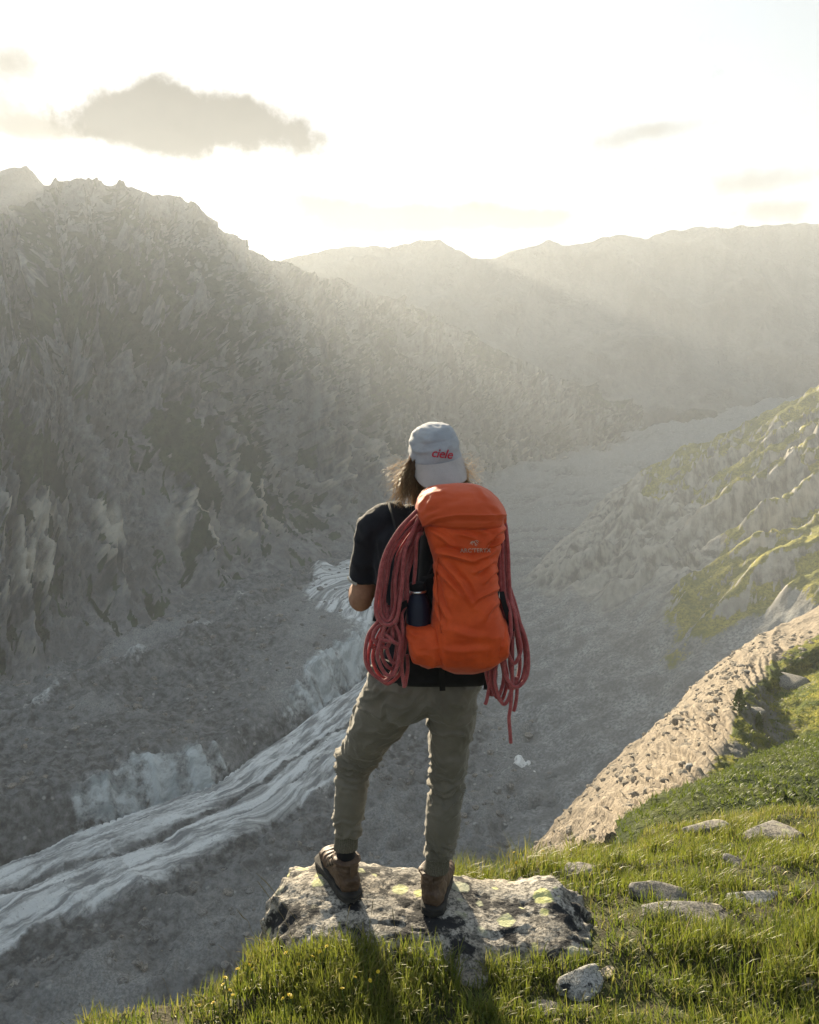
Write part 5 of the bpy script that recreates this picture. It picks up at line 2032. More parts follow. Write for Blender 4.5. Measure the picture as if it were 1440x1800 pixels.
BODY_FOLDS = [(757, 932, 800, 962, 5, 0.006), (800, 935, 845, 952, 4, 0.004), (886, 930, 850, 960, 5, 0.009), (884, 945, 846, 975, 4, 0.007), (770, 972, 835, 984, 6, 0.009), (835, 984, 872, 962, 5, 0.008),
              (868, 988, 836, 1003, 5, 0.010), (874, 1005, 850, 1022, 4, 0.006), (768, 992, 808, 1050, 5, 0.006), (782, 990, 835, 1068, 6, 0.006), (800, 1002, 826, 1040, 3, 0.004), (878, 1030, 832, 1062, 5, 0.005),
              (880, 1058, 850, 1085, 6, 0.004), (766, 1030, 785, 1085, 4, 0.005), (768, 1060, 779, 1112, 3, 0.005), (766, 1005, 776, 1060, 3, 0.005), (790, 1110, 850, 1118, 8, 0.003), (780, 1140, 860, 1146, 7, 0.003), (820, 930, 862, 938, 4, 0.004)]
BODY_FOLDS = [(a, b, c, d, w * 0.85, h * 1.9) for a, b, c, d, w, h in BODY_FOLDS]


def creases_body(V, v):
    x, z = V[:, 0], V[:, 2]
    w = fbm(V * 9, 2)
    a = ridged(np.stack([x * 7 + z * 9 + w * 0.6, V[:, 1] * 3, z * 5 - x * 6], axis=1), 2, 0.5)
    d = (a - 0.5) * 0.006 + fbm(V * 24, 3) * 0.0022 + folds(V, BODY_FOLDS)
    sx1 = P(775, 1090, 2.36).x
    d -= np.exp(-((x - sx1 - (1.28 - z) * 0.02) / 0.0022) ** 2) * 0.0035 * sstep(v, 985, 1010)
    sx2 = P(858, 1090, 2.36).x
    d -= np.exp(-((x - sx2) / 0.0022) ** 2) * 0.0028 * sstep(v, 1080, 1110)
    return d


prof_main = [(884, 752, 866, 2.60, 2.40), (905, 744, 882, 2.60, 2.36), (930, 744, 888, 2.60, 2.345), (955, 752, 881, 2.60, 2.345), (980, 760, 874, 2.60, 2.345), (1000, 763, 873, 2.60, 2.34),
             (1040, 762, 876, 2.60, 2.33), (1070, 760, 880, 2.60, 2.325), (1090, 758, 886, 2.60, 2.32), (1110, 756, 890, 2.60, 2.32), (1130, 752, 890, 2.60, 2.325), (1150, 756, 882, 2.60, 2.345),
             (1163, 768, 864, 2.59, 2.375), (1172, 785, 845, 2.57, 2.42)]
bag = gchild(pack_surface(prof_main, 'main_bag', creases=creases_body), 'main_bag', MAT_PACK, pack)


LID_FOLDS = [(742, 905, 760, 880, 5, 0.005), (745, 915, 775, 895, 4, 0.005), (760, 868, 790, 858, 5, 0.003), (885, 905, 860, 885, 5, 0.004), (870, 880, 840, 862, 5, 0.003), (780, 890, 830, 884, 7, 0.003)]


def creases_lid(V, v):
    x, z = V[:, 0], V[:, 2]
    w = fbm(V * 8, 2)
    a = ridged(np.stack([x * 5 + w, V[:, 1] * 5, z * 8 - x * 5], axis=1) + 8, 2, 0.5)
    u, pv = to_px(V)
    sv = np.interp(u, [735, 749, 765, 802, 851, 890], [930, 922, 912, 905, 906, 905])      # the lid's front seam
    s = pv - sv
    front = (V[:, 1] < 2.45)
    tuck = np.where(s > 0, -0.010 * sstep(s, 0, 10), 0.0) + np.exp(-(s / 1.6) ** 2) * 0.0030
    return (a - 0.5) * 0.006 + fbm(V * 24, 3) * 0.0018 + folds(V, LID_FOLDS) + tuck * front


prof_lid = [(851, 775, 832, 2.50, 2.45), (853, 765, 842, 2.53, 2.43), (858, 753, 852, 2.57, 2.40), (866, 742, 864, 2.60, 2.375), (878, 734, 876, 2.615, 2.355), (892, 731, 885, 2.62, 2.340), (905, 733, 890, 2.62, 2.332),
            (914, 737, 890, 2.62, 2.334), (921, 744, 887, 2.61, 2.342), (926, 752, 880, 2.60, 2.36)]
lid = gchild(pack_surface(prof_lid, 'lid', rows=90, creases=creases_lid), 'lid', MAT_PACK_D, pack)


# side pockets: pouches that bulge at the lower sides
def pocket(prof, name):
    def cr(V, v):
        a = ridged(np.stack([V[:, 0] * 12 + V[:, 2] * 10, V[:, 1] * 8, V[:, 2] * 12 - V[:, 0] * 8], axis=1) + 2, 3, 0.5)
        return (a - 0.5) * 0.008 + fbm(V * 30, 3) * 0.002
    return gchild(pack_surface(prof, name, n=80, rows=60, creases=cr), name, MAT_PACK, pack)


pocket([(1093, 713, 778, 2.53, 2.375), (1100, 713, 780, 2.54, 2.36), (1120, 715, 785, 2.55, 2.345), (1140, 717, 790, 2.55, 2.345), (1153, 722, 795, 2.55, 2.36), (1161, 740, 795, 2.54, 2.39)], 'side_pocket')
pocket([(1082, 868, 884, 2.53, 2.40), (1095, 862, 892, 2.55, 2.37), (1115, 855, 895, 2.56, 2.35), (1135, 850, 894, 2.56, 2.35), (1150, 845, 886, 2.55, 2.37), (1160, 840, 872, 2.54, 2.40)], 'side_pocket')
# the dark gap beside the bag: side panel with the compression strap
me = pack_surface([(925, 742, 775, 2.61, 2.47), (960, 738, 775, 2.61, 2.46), (1020, 735, 775, 2.61, 2.46), (1090, 722, 775, 2.61, 2.46), (1150, 725, 780, 2.61, 2.46)], 'side_panel', 50, 30)
gchild(me, 'side_panel', MAT_WEB, pack)
# back panel and hip belt
me = pack_surface([(880, 735, 870, 2.645, 2.57), (1000, 730, 880, 2.645, 2.57), (1150, 700, 870, 2.65, 2.55), (1172, 690, 862, 2.65, 2.55), (1198, 690, 858, 2.62, 2.565), (1204, 700, 850, 2.61, 2.575)], 'back_panel', 60, 40)
gchild(me, 'back_panel', MAT_WEB, pack)
# shoulder straps over the shoulders
for sx, cxs in ((-1, -0.045), (1, 0.150)):
    pts = smooth_pts([Vector((cxs + 0.03 * (-sx), 2.600, 1.47)), Vector((cxs + 0.012 * (-sx), 2.645, 1.525)), Vector((cxs, 2.715, 1.552)), Vector((cxs, 2.80, 1.520)), Vector((cxs + sx * 0.01, 2.868, 1.44)), Vector((cxs + sx * 0.03, 2.868, 1.28)), Vector((cxs + sx * 0.06, 2.80, 1.12))], 40)
    gchild(ribbon_mesh('shoulder_strap', pts, [0.026] * len(pts), lambda p: (p - Vector((p.x + sx * 0.05, 2.715, 1.40))).normalized(), 0.007), 'shoulder_strap', MAT_WEB, pack)
# hip belt round the waist
pts = [Vector((0.060 + 0.182 * math.cos(a), 2.705 + 0.138 * math.sin(a), 1.03 + 0.015 * math.sin(a))) for a in np.linspace(-0.5 * math.pi, 1.5 * math.pi, 60)]
gchild(ribbon_mesh('hip_belt', pts, [0.026] * len(pts), lambda p: (p - Vector((0.06, 2.705, p.z))).normalized(), 0.005), 'hip_belt', MAT_WEB, pack)
# webbing tail under the bag, side straps, cord and zip
pts = smooth_pts([P(778, 1160, 2.44), P(777, 1185, 2.50), P(778, 1214, 2.54)], 12)
gchild(ribbon_mesh('webbing_tail', pts, [0.0095] * 12, (0, -1, 0), 0.0012), 'webbing_tail', MAT_WEB, pack)
pts = smooth_pts([P(866, 1165, 2.47), P(856, 1190, 2.50), P(853, 1212, 2.52)], 12)
gchild(ribbon_mesh('webbing_tail', pts, [0.006] * 12, (0, -1, 0), 0.0012), 'webbing_tail', MAT_WEB, pack)
pts = smooth_pts([P(764, 985, 2.43), P(752, 1012, 2.43), P(742, 1035, 2.44)], 12)
gchild(tube_mesh('drawcord', pts, 0.0022, 6), 'drawcord', MAT_WEB, pack)
pts = smooth_pts([P(764, 1010, 2.41), P(754, 1014, 2.405), P(744, 1017, 2.41)], 10)
gchild(ribbon_mesh('side_strap', pts, [0.005] * 10, (0, -1, 0), 0.0015), 'side_strap', MAT_WEB, pack)
pts = smooth_pts([P(882, 1040, 2.42), P(886, 1060, 2.41), P(893, 1082, 2.42), P(900, 1110, 2.43)], 14)
gchild(ribbon_mesh('side_strap', pts, [0.008] * 14, (0.4, -1, 0), 0.0015), 'side_strap', MAT_WEB, pack)
pts = smooth_pts([P(716, 1060, 2.43), P(706, 1066, 2.415), P(698, 1078, 2.41), P(690, 1090, 2.425)], 14)
gchild(ribbon_mesh('rope_strap', pts, [0.010] * 14, (0, -1, 0), 0.0015), 'rope_strap', MAT_WEB, pack)
pts = smooth_pts([P(771, 985, 2.336), P(768, 1020, 2.33), P(770, 1060, 2.325), P(774, 1095, 2.318), P(776, 1118, 2.318)], 24)
bvb = bvh_of(bag)
pts = [(lambda h, p: (h[0] - Vector((0, 0.002, 0))) if h[0] is not None else p)(bvb.ray_cast(p - Vector((0, 0.4, 0)), Vector((0, 1, 0))), p) for p in pts]
gchild(tube_mesh('seam_piping', pts, 0.0026, 6), 'seam_piping', MAT_PACK_D, pack)
# printed mark and name on the bag
MAT_PRINT = cloth_mat('pale_print', (0.62, 0.40, 0.30), (0.70, 0.48, 0.38), weave=600)
tgt = P(836, 968, 2.35)
view = (tgt - cam_p).normalized()
upv = (Vector((-0.03, 0, 1)) - view * Vector((-0.03, 0, 1)).dot(view)).normalized()
rgt = view.cross(upv).normalized()
o = project_text(text_polys("ARC'TERYX", 0.0165, 0.0, 1.05, 0.0002), 'lettering', tgt, rgt, upv, view, bvb, 0.0010, MAT_PRINT, pack)
o.location = -pack.location
tgt2 = P(834, 955, 2.35)
bm = bmesh.new()
def stroke(pp, w=0.0007):
    for a, b in zip(pp[:-1], pp[1:]):
        a, b = Vector((a[0], a[1], 0)), Vector((b[0], b[1], 0))
        t = (b - a).normalized()
        s = Vector((-t.y, t.x, 0)) * w
        bm.faces.new([bm.verts.new(q) for q in (a - s, b - s, b + s, a + s)])
stroke([(-0.013, -0.003), (-0.010, 0.003), (-0.005, 0.006), (0.0, 0.005), (0.004, 0.008), (0.009, 0.008), (0.013, 0.005)])
stroke([(-0.010, 0.002), (-0.005, 0.001), (0.0, 0.003), (0.004, -0.002), (0.009, -0.005)])
stroke([(0.0, 0.004), (0.003, -0.001), (0.002, -0.006), (0.007, -0.008)])
stroke([(-0.006, 0.005), (-0.008, -0.001), (-0.005, -0.005)])
stroke([(0.006, 0.007), (0.008, 0.002), (0.012, 0.000)])
o = project_text(bm, 'emblem', tgt2, rgt, upv, view, bvb, 0.0010, MAT_PRINT, pack)
o.location = -pack.location

# ------------------------------------------------------------------ water bottle in the side pocket
def lathe(prof, c, axis, n=40):
    bm = bmesh.new()
    ax = Vector(axis).normalized()
    s = ax.orthogonal().normalized()
    f = ax.cross(s)
    rings = [[bm.verts.new(Vector(c) + ax * z + (s * math.cos(a) + f * math.sin(a)) * r) for a in [k / n * math.tau for k in range(n)]] for r, z in prof]
    for a, b in zip(rings[:-1], rings[1:]):
        for k in range(n):
            bm.faces.new((a[k], a[(k + 1) % n], b[(k + 1) % n], b[k]))
    bm.faces.new(list(reversed(rings[0])))
    bm.faces.new(rings[-1])
    me = bpy.data.meshes.new('lathe')
    bm.to_mesh(me)
    bm.free()
    for p in me.polygons:
        p.use_smooth = len(p.vertices) == 4
    return me


bc = P(738, 1150, 2.435)
axis = (P(734, 1020, 2.455) - bc).normalized()
bottle = bpy.data.objects.new('water_bottle', None)
COL.objects.link(bottle)
bottle.location = bc
tag(bottle, 'dark blue water bottle with steel ring in the left side pocket of the backpack', 'bottle')
Lb = (P(736, 1040, 2.45) - bc).length
m, t, b = new_mat('bottle_paint')
b.inputs['Base Color'].default_value = (0.012, 0.015, 0.030, 1)
b.inputs['Roughness'].default_value = 0.42
co_ = t.node('ShaderNodeTexCoord').outputs['Object']
bump(t, b, t.noise(co_, 500, 2, 0.5), 0.15, 0.0004)
gchild(lathe([(0.030, 0), (0.036, 0.004), (0.038, 0.02), (0.038, Lb - 0.055), (0.036, Lb - 0.035), (0.029, Lb - 0.016), (0.0245, Lb - 0.006), (0.024, Lb - 0.002)], bc, axis), 'flask', m, bottle)
m2, t, b = new_mat('brushed_steel')
b.inputs['Base Color'].default_value = (0.75, 0.75, 0.74, 1)
b.inputs['Metallic'].default_value = 1.0
b.inputs['Roughness'].default_value = 0.28
gchild(lathe([(0.0262, Lb - 0.003), (0.0272, Lb - 0.001), (0.0272, Lb + 0.002), (0.0262, Lb + 0.004)], bc, axis), 'ring', m2, bottle)
gchild(lathe([(0.024, Lb + 0.003), (0.026, Lb + 0.005), (0.026, Lb + 0.024), (0.023, Lb + 0.028), (0.012, Lb + 0.029)], bc, axis), 'screw_cap', MAT_WEB, bottle)

# ------------------------------------------------------------------ climbing rope hung over the pack
m, t, b = new_mat('rope_sheath')
co_ = t.node('ShaderNodeTexCoord').outputs['Object']
wv = t.noise(co_, 520.0, 2, 0.5)
nn = t.noise(co_, 60.0, 2, 0.5)
c = t.mix(t.ramp(nn, 0.35, 0.65), (0.33, 0.065, 0.065), (0.43, 0.105, 0.100))
c = t.mix(t.ramp(wv, 0.52, 0.66, 0, 0.75), c, (0.075, 0.022, 0.028))
t.l.new(c, b.inputs['Base Color'])
b.inputs['Roughness'].default_value = 0.8
b.inputs['Sheen Weight'].default_value = 0.3
bump(t, b, wv, 0.6, 0.0012)
MAT_ROPE = m
rope = bpy.data.objects.new('climbing_rope', None)
COL.objects.link(rope)
rope.location = P(735, 900, 2.52)
tag(rope, 'dusty red climbing rope coiled and hung over both sides of the backpack', 'rope')
RR = 0.0060
rg = np.random.default_rng(21)


def rope_path(px, name='loop', n=90, r=RR):
    pts = smooth_pts([P(u, v, y) for u, v, y in px], n)
    gchild(tube_mesh(name, pts, r, 10), name, MAT_ROPE, rope)


# left: long loops from under the lid, front to back
def long_loop(top, botv, ul, ur, y, k):
    """a hanging loop: goes down its left leg, round the bottom and up the right leg"""
    tu, tv = top
    j = lambda s: rg.uniform(-s, s)
    h = botv - tv
    cu = (ul + ur) / 2
    rope_path([(tu + 6, tv - 6, y + 0.05), (tu - 2, tv + 2, y + 0.02), (tu - 0.45 * (tu - ul) + j(2), tv + 0.16 * h, y), (ul + 0.20 * (tu - ul) + j(2), tv + 0.38 * h, y - 0.010), (ul + 5 + j(2), tv + 0.60 * h, y - 0.012), (ul + j(1.5), tv + 0.83 * h, y - 0.012),
               (ul + 0.13 * (ur - ul), tv + 0.95 * h, y - 0.012), (cu, botv, y - 0.014), (ur - 0.13 * (ur - ul), tv + 0.95 * h, y - 0.012), (ur + j(1.5), tv + 0.82 * h, y - 0.010), (ur + 3 + j(3), tv + 0.60 * h, y - 0.006), (ur + 9 + j(3), tv + 0.38 * h, y),
               (tu - 4 + j(3), tv + 0.18 * h, y + 0.008), (tu + 8, tv + 0.03 * h, y + 0.03), (tu + 14, tv - 6, y + 0.06)], n=110)


long_loop((731, 900), 1099, 662, 702, 2.400, 0)
long_loop((728, 903), 1092, 667, 694, 2.412, 1)
long_loop((734, 908), 1086, 672, 699, 2.425, 2)
long_loop((731, 912), 1096, 660, 690, 2.440, 3)
long_loop((737, 916), 1080, 676, 706, 2.436, 4)
long_loop((735, 905), 1088, 666, 712, 2.455, 5)
long_loop((738, 922), 1074, 690, 716, 2.450, 6)


# left: second tier of loops below the strap
def low_loop(tu, tv, botv, ul, ur, y):
    j = lambda s: rg.uniform(-s, s)
    h = botv - tv
    cu = (ul + ur) / 2
    rope_path([(tu - 3, tv - 12, y + 0.02), (tu - 6 + j(2), tv + 0.12 * h, y), (ul + 7 + j(2), tv + 0.35 * h, y - 0.006), (ul + j(1), tv + 0.64 * h, y - 0.008), (ul + 5, tv + 0.84 * h, y - 0.008), (cu - 5, botv - 3, y - 0.008), (cu + 7, botv, y - 0.008),
               (ur - 5, tv + 0.86 * h, y - 0.008), (ur + j(1), tv + 0.66 * h, y - 0.006), (ur + j(3), tv + 0.35 * h, y), (tu + 8 + j(2), tv + 0.1 * h, y + 0.006), (tu + 6, tv - 12, y + 0.02)], n=80)


low_loop(672, 1072, 1196, 643, 700, 2.425)
low_loop(676, 1076, 1201, 648, 708, 2.445)
low_loop(684, 1080, 1188, 664, 703, 2.405)
low_loop(680, 1084, 1192, 655, 696, 2.465)
low_loop(690, 1084, 1138, 656, 690, 2.418)
low_loop(694, 1088, 1176, 670, 706, 2.440)
low_loop(678, 1080, 1142, 648, 676, 2.452)
low_loop(698, 1090, 1168, 680, 712, 2.428)
rope_path([(690, 1128, 2.400), (678, 1126, 2.395), (668, 1122, 2.40), (673, 1114, 2.41), (684, 1120, 2.40), (694, 1130, 2.392), (703, 1133, 2.41)], n=40)
rope_path([(704, 1060, 2.43), (707, 1090, 2.415), (708, 1120, 2.41), (706, 1150, 2.41), (707, 1180, 2.412), (711, 1208, 2.415)], 'tail', n=40)
rope_path([(716, 1150, 2.46), (717, 1175, 2.45), (714, 1195, 2.44), (712, 1206, 2.43)], 'tail', n=24)
rope_path([(742, 938, 2.44), (736, 940, 2.42), (732, 955, 2.42), (731, 985, 2.43), (727, 1030, 2.44), (718, 1075, 2.45), (712, 1110, 2.455)], n=50)

# right: strands down the side of the bag, then loops
for k in range(7):
    u0 = 874 + k * 2.6
    y = 2.44 + (k % 3) * 0.022
    b0 = rg.uniform(-2, 2)
    rope_path([(u0 - 4, 912, y + 0.04), (u0, 928, y + 0.01), (u0 + 3 + b0, 970, y), (u0 + 5 + b0, 1020, y), (u0 + 9 + b0, 1070, y), (u0 + 16 + 1.5 * k + b0, 1110, y - 0.005)], n=60)


def right_loop(tu, tv, botv, ul, ur, y):
    j = lambda s: rg.uniform(-s, s)
    h = botv - tv
    cu = (ul + ur) / 2
    rope_path([(tu - 13, tv - 62, y + 0.07), (tu - 8, tv - 36, y + 0.02), (tu - 2, tv - 10, y), (ul + 6, tv + 0.3 * h, y - 0.004), (ul + j(1), tv + 0.6 * h, y - 0.006), (ul + 4, tv + 0.85 * h, y - 0.006), (cu, botv, y - 0.006), (ur - 4, tv + 0.86 * h, y - 0.006), (ur, tv + 0.62 * h, y - 0.004),
               (ur - 5, tv + 0.3 * h, y), (tu + 6, tv - 10, y + 0.004), (tu - 2, tv - 36, y + 0.02), (tu - 10, tv - 62, y + 0.07)], n=80)


right_loop(900, 1085, 1208, 886, 929, 2.43)
right_loop(902, 1080, 1205, 896, 924, 2.45)
right_loop(898, 1082, 1212, 884, 914, 2.47)
right_loop(899, 1090, 1166, 892, 916, 2.42)
right_loop(893, 1115, 1238, 871, 901, 2.44)
right_loop(890, 1118, 1226, 862, 886, 2.46)
right_loop(886, 1120, 1232, 868, 892, 2.48)
right_loop(884, 1115, 1222, 856, 872, 2.47)
rope_path([(908, 1190, 2.45), (909, 1215, 2.445), (906, 1240, 2.445), (903, 1250, 2.445)], n=24)
rope_path([(880, 1130, 2.46), (872, 1165, 2.455), (862, 1200, 2.455), (856, 1230, 2.455), (853, 1238, 2.455)], 'tail', n=30)
rope_path([(901, 1120, 2.435), (901, 1160, 2.432), (900, 1205, 2.43), (898, 1240, 2.43), (895, 1262, 2.43), (897, 1290, 2.43), (898, 1306, 2.43)], 'tail', n=50)

# ------------------------------------------------------------------ grass, flowers, little conifers
def build_grass():
    rg = np.random.default_rng(33)
    N0 = 190000
    y = 1.95 + (5.3 - 1.95) * rg.random(N0) ** 1.15
    x = rg.uniform(-0.66, 0.66, N0) * y
    e = edge_dist(x, y)
    p = np.stack([x, y, np.zeros(N0)], axis=1)
    e = e + fbm(p * 2.5 + 3, 3) * 0.12
    clump = fbm(p * 2.2 + 5, 3)
    clump2 = fbm(p * 7.0 + 9, 2)
    dens = 0.55 + clump * 1.0 + clump2 * 0.7 + 0.25 * sstep(y, 3.0, 4.2)
    ok = (e < 0.015) & (rg.random(N0) < np.clip(dens, 0.06, 1))
    # none on the boulder or the stones
    foot = (np.abs((x - 0.075) / 0.66) ** 4 + np.abs((y - 2.735) / 0.40) ** 4) < 1
    idx = np.where(ok)[0]
    zz = meadow_z(x[idx], y[idx])
    keep = np.ones(len(idx), bool)
    for k, i in enumerate(idx):
        if not foot[i]:
            continue
        if rock_top(x[i], y[i]) > zz[k] + 0.012:
            keep[k] = False
    for o in ROCKS:
        c = o.location
        hx = max(v.co.x for v in o.data.vertices) * 0.70
        hy = max(v.co.y for v in o.data.vertices) * 0.70
        ca, sa = math.cos(-o.rotation_euler.z), math.sin(-o.rotation_euler.z)
        dx_ = x[idx] - c.x
        dy_ = y[idx] - c.y
        rx = dx_ * ca - dy_ * sa
        ry = dx_ * sa + dy_ * ca
        keep &= ((rx / hx) ** 2 + (ry / hy) ** 2) > 1
    idx = idx[keep]
    zz = zz[keep]
    x, y, clump, clump2, e = x[idx], y[idx], clump[idx], clump2[idx], e[idx]
    n = len(idx)
    ln = 0.026 + 0.042 * np.clip(0.45 + clump * 1.8 + clump2 * 1.4, 0.03, 1.9) + 0.018 * rg.random(n)
    # taller tufts: behind the boulder, in front of it, and along the near rim
    for cx, cy, r, a in ((0.52, 3.46, 0.16, 0.16), (0.15, 3.12, 0.12, 0.085), (0.33, 3.30, 0.13, 0.08), (-0.15, 2.30, 0.20, 0.040), (0.28, 2.30, 0.10, 0.03), (-0.50, 2.42, 0.12, 0.02), (0.85, 3.75, 0.2, 0.05), (1.30, 2.45, 0.20, 0.06), (0.9, 2.75, 0.15, 0.03), (-0.75, 2.3, 0.12, 0.02), (0.72, 3.3, 0.12, 0.05)):
        ln = ln + a * np.exp(-(((x - cx) / r) ** 2 + ((y - cy) / r) ** 2))
    c1, c2, cr = cells2(np.stack([x, y * 1.1], axis=1) * 3.0)
    tuft = np.exp(-(c1 / 0.30) ** 2) * np.clip(cr - 0.25, 0, 1)
    ln = ln + tuft * 0.085
    ln = ln * rg.uniform(0.6, 1.15, n)
    w = rg.uniform(0.0011, 0.0024, n) * np.where(rg.random(n) < 0.12, 1.8, 1.0)
    ang = rg.uniform(0, math.tau, n)
    # blades of a tuft lean away from its heart, and everything a little downhill
    lean = rg.uniform(0.2, 1.25, n) + 0.5 * np.clip(clump2, 0, 1)
    dx_, dy_ = np.cos(ang), np.sin(ang)
    seg = 5
    f = np.linspace(0, 1, seg)
    th = lean[:, None] * (0.25 + 1.25 * f[None, :] ** 1.3)           # angle from vertical along the blade
    step = ln[:, None] / (seg - 1)
    hx = np.cumsum(np.concatenate([np.zeros((n, 1)), np.sin(th[:, :-1]) * step], axis=1), axis=1)
    hz = np.cumsum(np.concatenate([np.zeros((n, 1)), np.cos(th[:, :-1]) * step], axis=1), axis=1)
    cx = x[:, None] + hx * dx_[:, None]
    cy = y[:, None] + hx * dy_[:, None]
    cz = zz[:, None] - 0.006 + hz
    ww = w[:, None] * (1.0 - 0.9 * f[None, :] ** 1.8)
    px, py = -dy_, dx_
    A = np.stack([cx + px[:, None] * ww, cy + py[:, None] * ww, cz], axis=2)
    B = np.stack([cx - px[:, None] * ww, cy - py[:, None] * ww, cz], axis=2)
    V = np.stack([A, B], axis=2).reshape(-1, 3)                        # n, seg, 2
    base = (np.arange(n) * seg * 2)[:, None]
    k = (np.arange(seg - 1) * 2)[None, :]
    a = (base + k).ravel()
    quads = np.stack([a, a + 1, a + 3, a + 2], axis=1)
    me = mesh_np('grass', V, quads)
    dry = (rg.random(n) < (0.13 + 0.25 * np.clip(-clump * 2, 0, 1) + 0.22 * sstep(y, 3.4, 4.4) + 0.25 * sstep(e, -0.25, 0.0))).astype(float)
    hue = np.clip(0.42 - tuft * 0.5 + (cr - 0.5) * 0.35 + clump * 0.9 + rg.normal(size=n) * 0.25 + 0.25 * sstep(y, 3.0, 4.2), 0, 1)
    cols = np.stack([np.repeat(hue, seg * 2), np.repeat(dry * rg.uniform(0.5, 1, n), seg * 2), np.tile(np.repeat(f, 2), n)], axis=1)
    set_col(me, 'blade', cols)
    m = bpy.data.materials.new('grass_blades')
    m.use_nodes = True
    t = NT(m.node_tree)
    b = t.n['Principled BSDF']
    at = t.node('ShaderNodeAttribute', attribute_name='blade')
    sp = t.node('ShaderNodeSeparateColor')
    t.l.new(at.outputs['Color'], sp.inputs[0])
    c = t.mix(sp.outputs[0], (0.042, 0.076, 0.013), (0.195, 0.200, 0.032))
    c = t.mix(sp.outputs[1], c, (0.34, 0.265, 0.11))
    t.l.new(c, b.inputs['Base Color'])
    b.inputs['Roughness'].default_value = 0.5
    b.inputs['Specular IOR Level'].default_value = 0.35
    tr = t.node('ShaderNodeBsdfTranslucent')
    t.l.new(t.mix(0.5, c, (0.22, 0.27, 0.03)), tr.inputs['Color'])
    mx = t.node('ShaderNodeMixShader')
    mx.inputs[0].default_value = 0.42
    t.l.new(b.outputs[0], mx.inputs[1])
    t.l.new(tr.outputs[0], mx.inputs[2])
    t.l.new(mx.outputs[0], t.n['Material Output'].inputs['Surface'])
    o = link(me, 'grass', m, kind='stuff')
    tag(o, 'tufted green alpine grass covering the ledge around the boulder', 'grass')
    return m


MAT_GRASS = build_grass()


# coarser turf on the mound and in the hollow, seen from farther away
def far_turf(bv, region, n, hmin, hmax, w, seed, name, label, test=None, hues=(0, 1)):
    rg = np.random.default_rng(seed)
    x0, x1, y0, y1 = region
    base = []
    for i in range(n):
        x, y = rg.uniform(x0, x1), rg.uniform(y0, y1)
        if test and not test(x, y):
            continue
        h = bv.ray_cast(Vector((x, y, 60)), Vector((0, 0, -1)))
        if h[0] is not None and abs(h[1].z) >= 0.45:
            base.append(h[0][:])
    p = np.repeat(np.array(base), 4, axis=0)
    m = len(p)
    hue = np.repeat(rg.uniform(hues[0], hues[1], len(base)), 4)
    a = rg.uniform(0, math.tau, m)
    d = np.stack([np.cos(a), np.sin(a), a * 0], axis=1)
    s = np.stack([-d[:, 1], d[:, 0], a * 0], axis=1) * (w * rg.uniform(0.6, 1.2, m))[:, None]
    hh = rg.uniform(hmin, hmax, m)[:, None]
    up = np.array([[0, 0, 1.0]])
    b0 = p + d * w * 2 - up * 0.02
    m1 = b0 + d * hh * 0.25 + up * hh * 0.65
    t1 = b0 + d * hh * 0.75 + up * hh
    V = np.stack([b0 - s, b0 + s, m1 + s * 0.7, m1 - s * 0.7, t1], axis=1).reshape(-1, 3)
    o5 = np.arange(m) * 5
    quads = np.stack([o5, o5 + 1, o5 + 2, o5 + 3], axis=1)
    tris = np.stack([o5 + 3, o5 + 2, o5 + 4], axis=1)
    Cc = np.repeat(np.stack([hue, 0.3 * (hue > 0.85), hue * 0], axis=1), 5, axis=0)
    me = mesh_np(name, V, quads, tris)
    set_col(me, 'blade', Cc)
    o = link(me, name, MAT_GRASS, kind='stuff')
    tag(o, label, 'grass')


far_turf(BV_MOUND, (1.5, 15, 6.5, 26), 22000, 0.04, 0.12, 0.008, 4, 'mound_grass', 'short dark green turf on the mound beyond the ledge', hues=(-0.25, 0.35))
far_turf(BV_MOR, (17, 60, 36, 100), 9000, 0.10, 0.32, 0.03, 5, 'hollow_grass', 'sunlit yellow-green grass in the hollow behind the scree crest',
         lambda x, y: x > np.interp(y, [35, 39, 45, 57, 66, 75, 85, 102, 130], [11, 13, 16, 23.5, 27.5, 32, 39, 52, 76]) + 1.5)


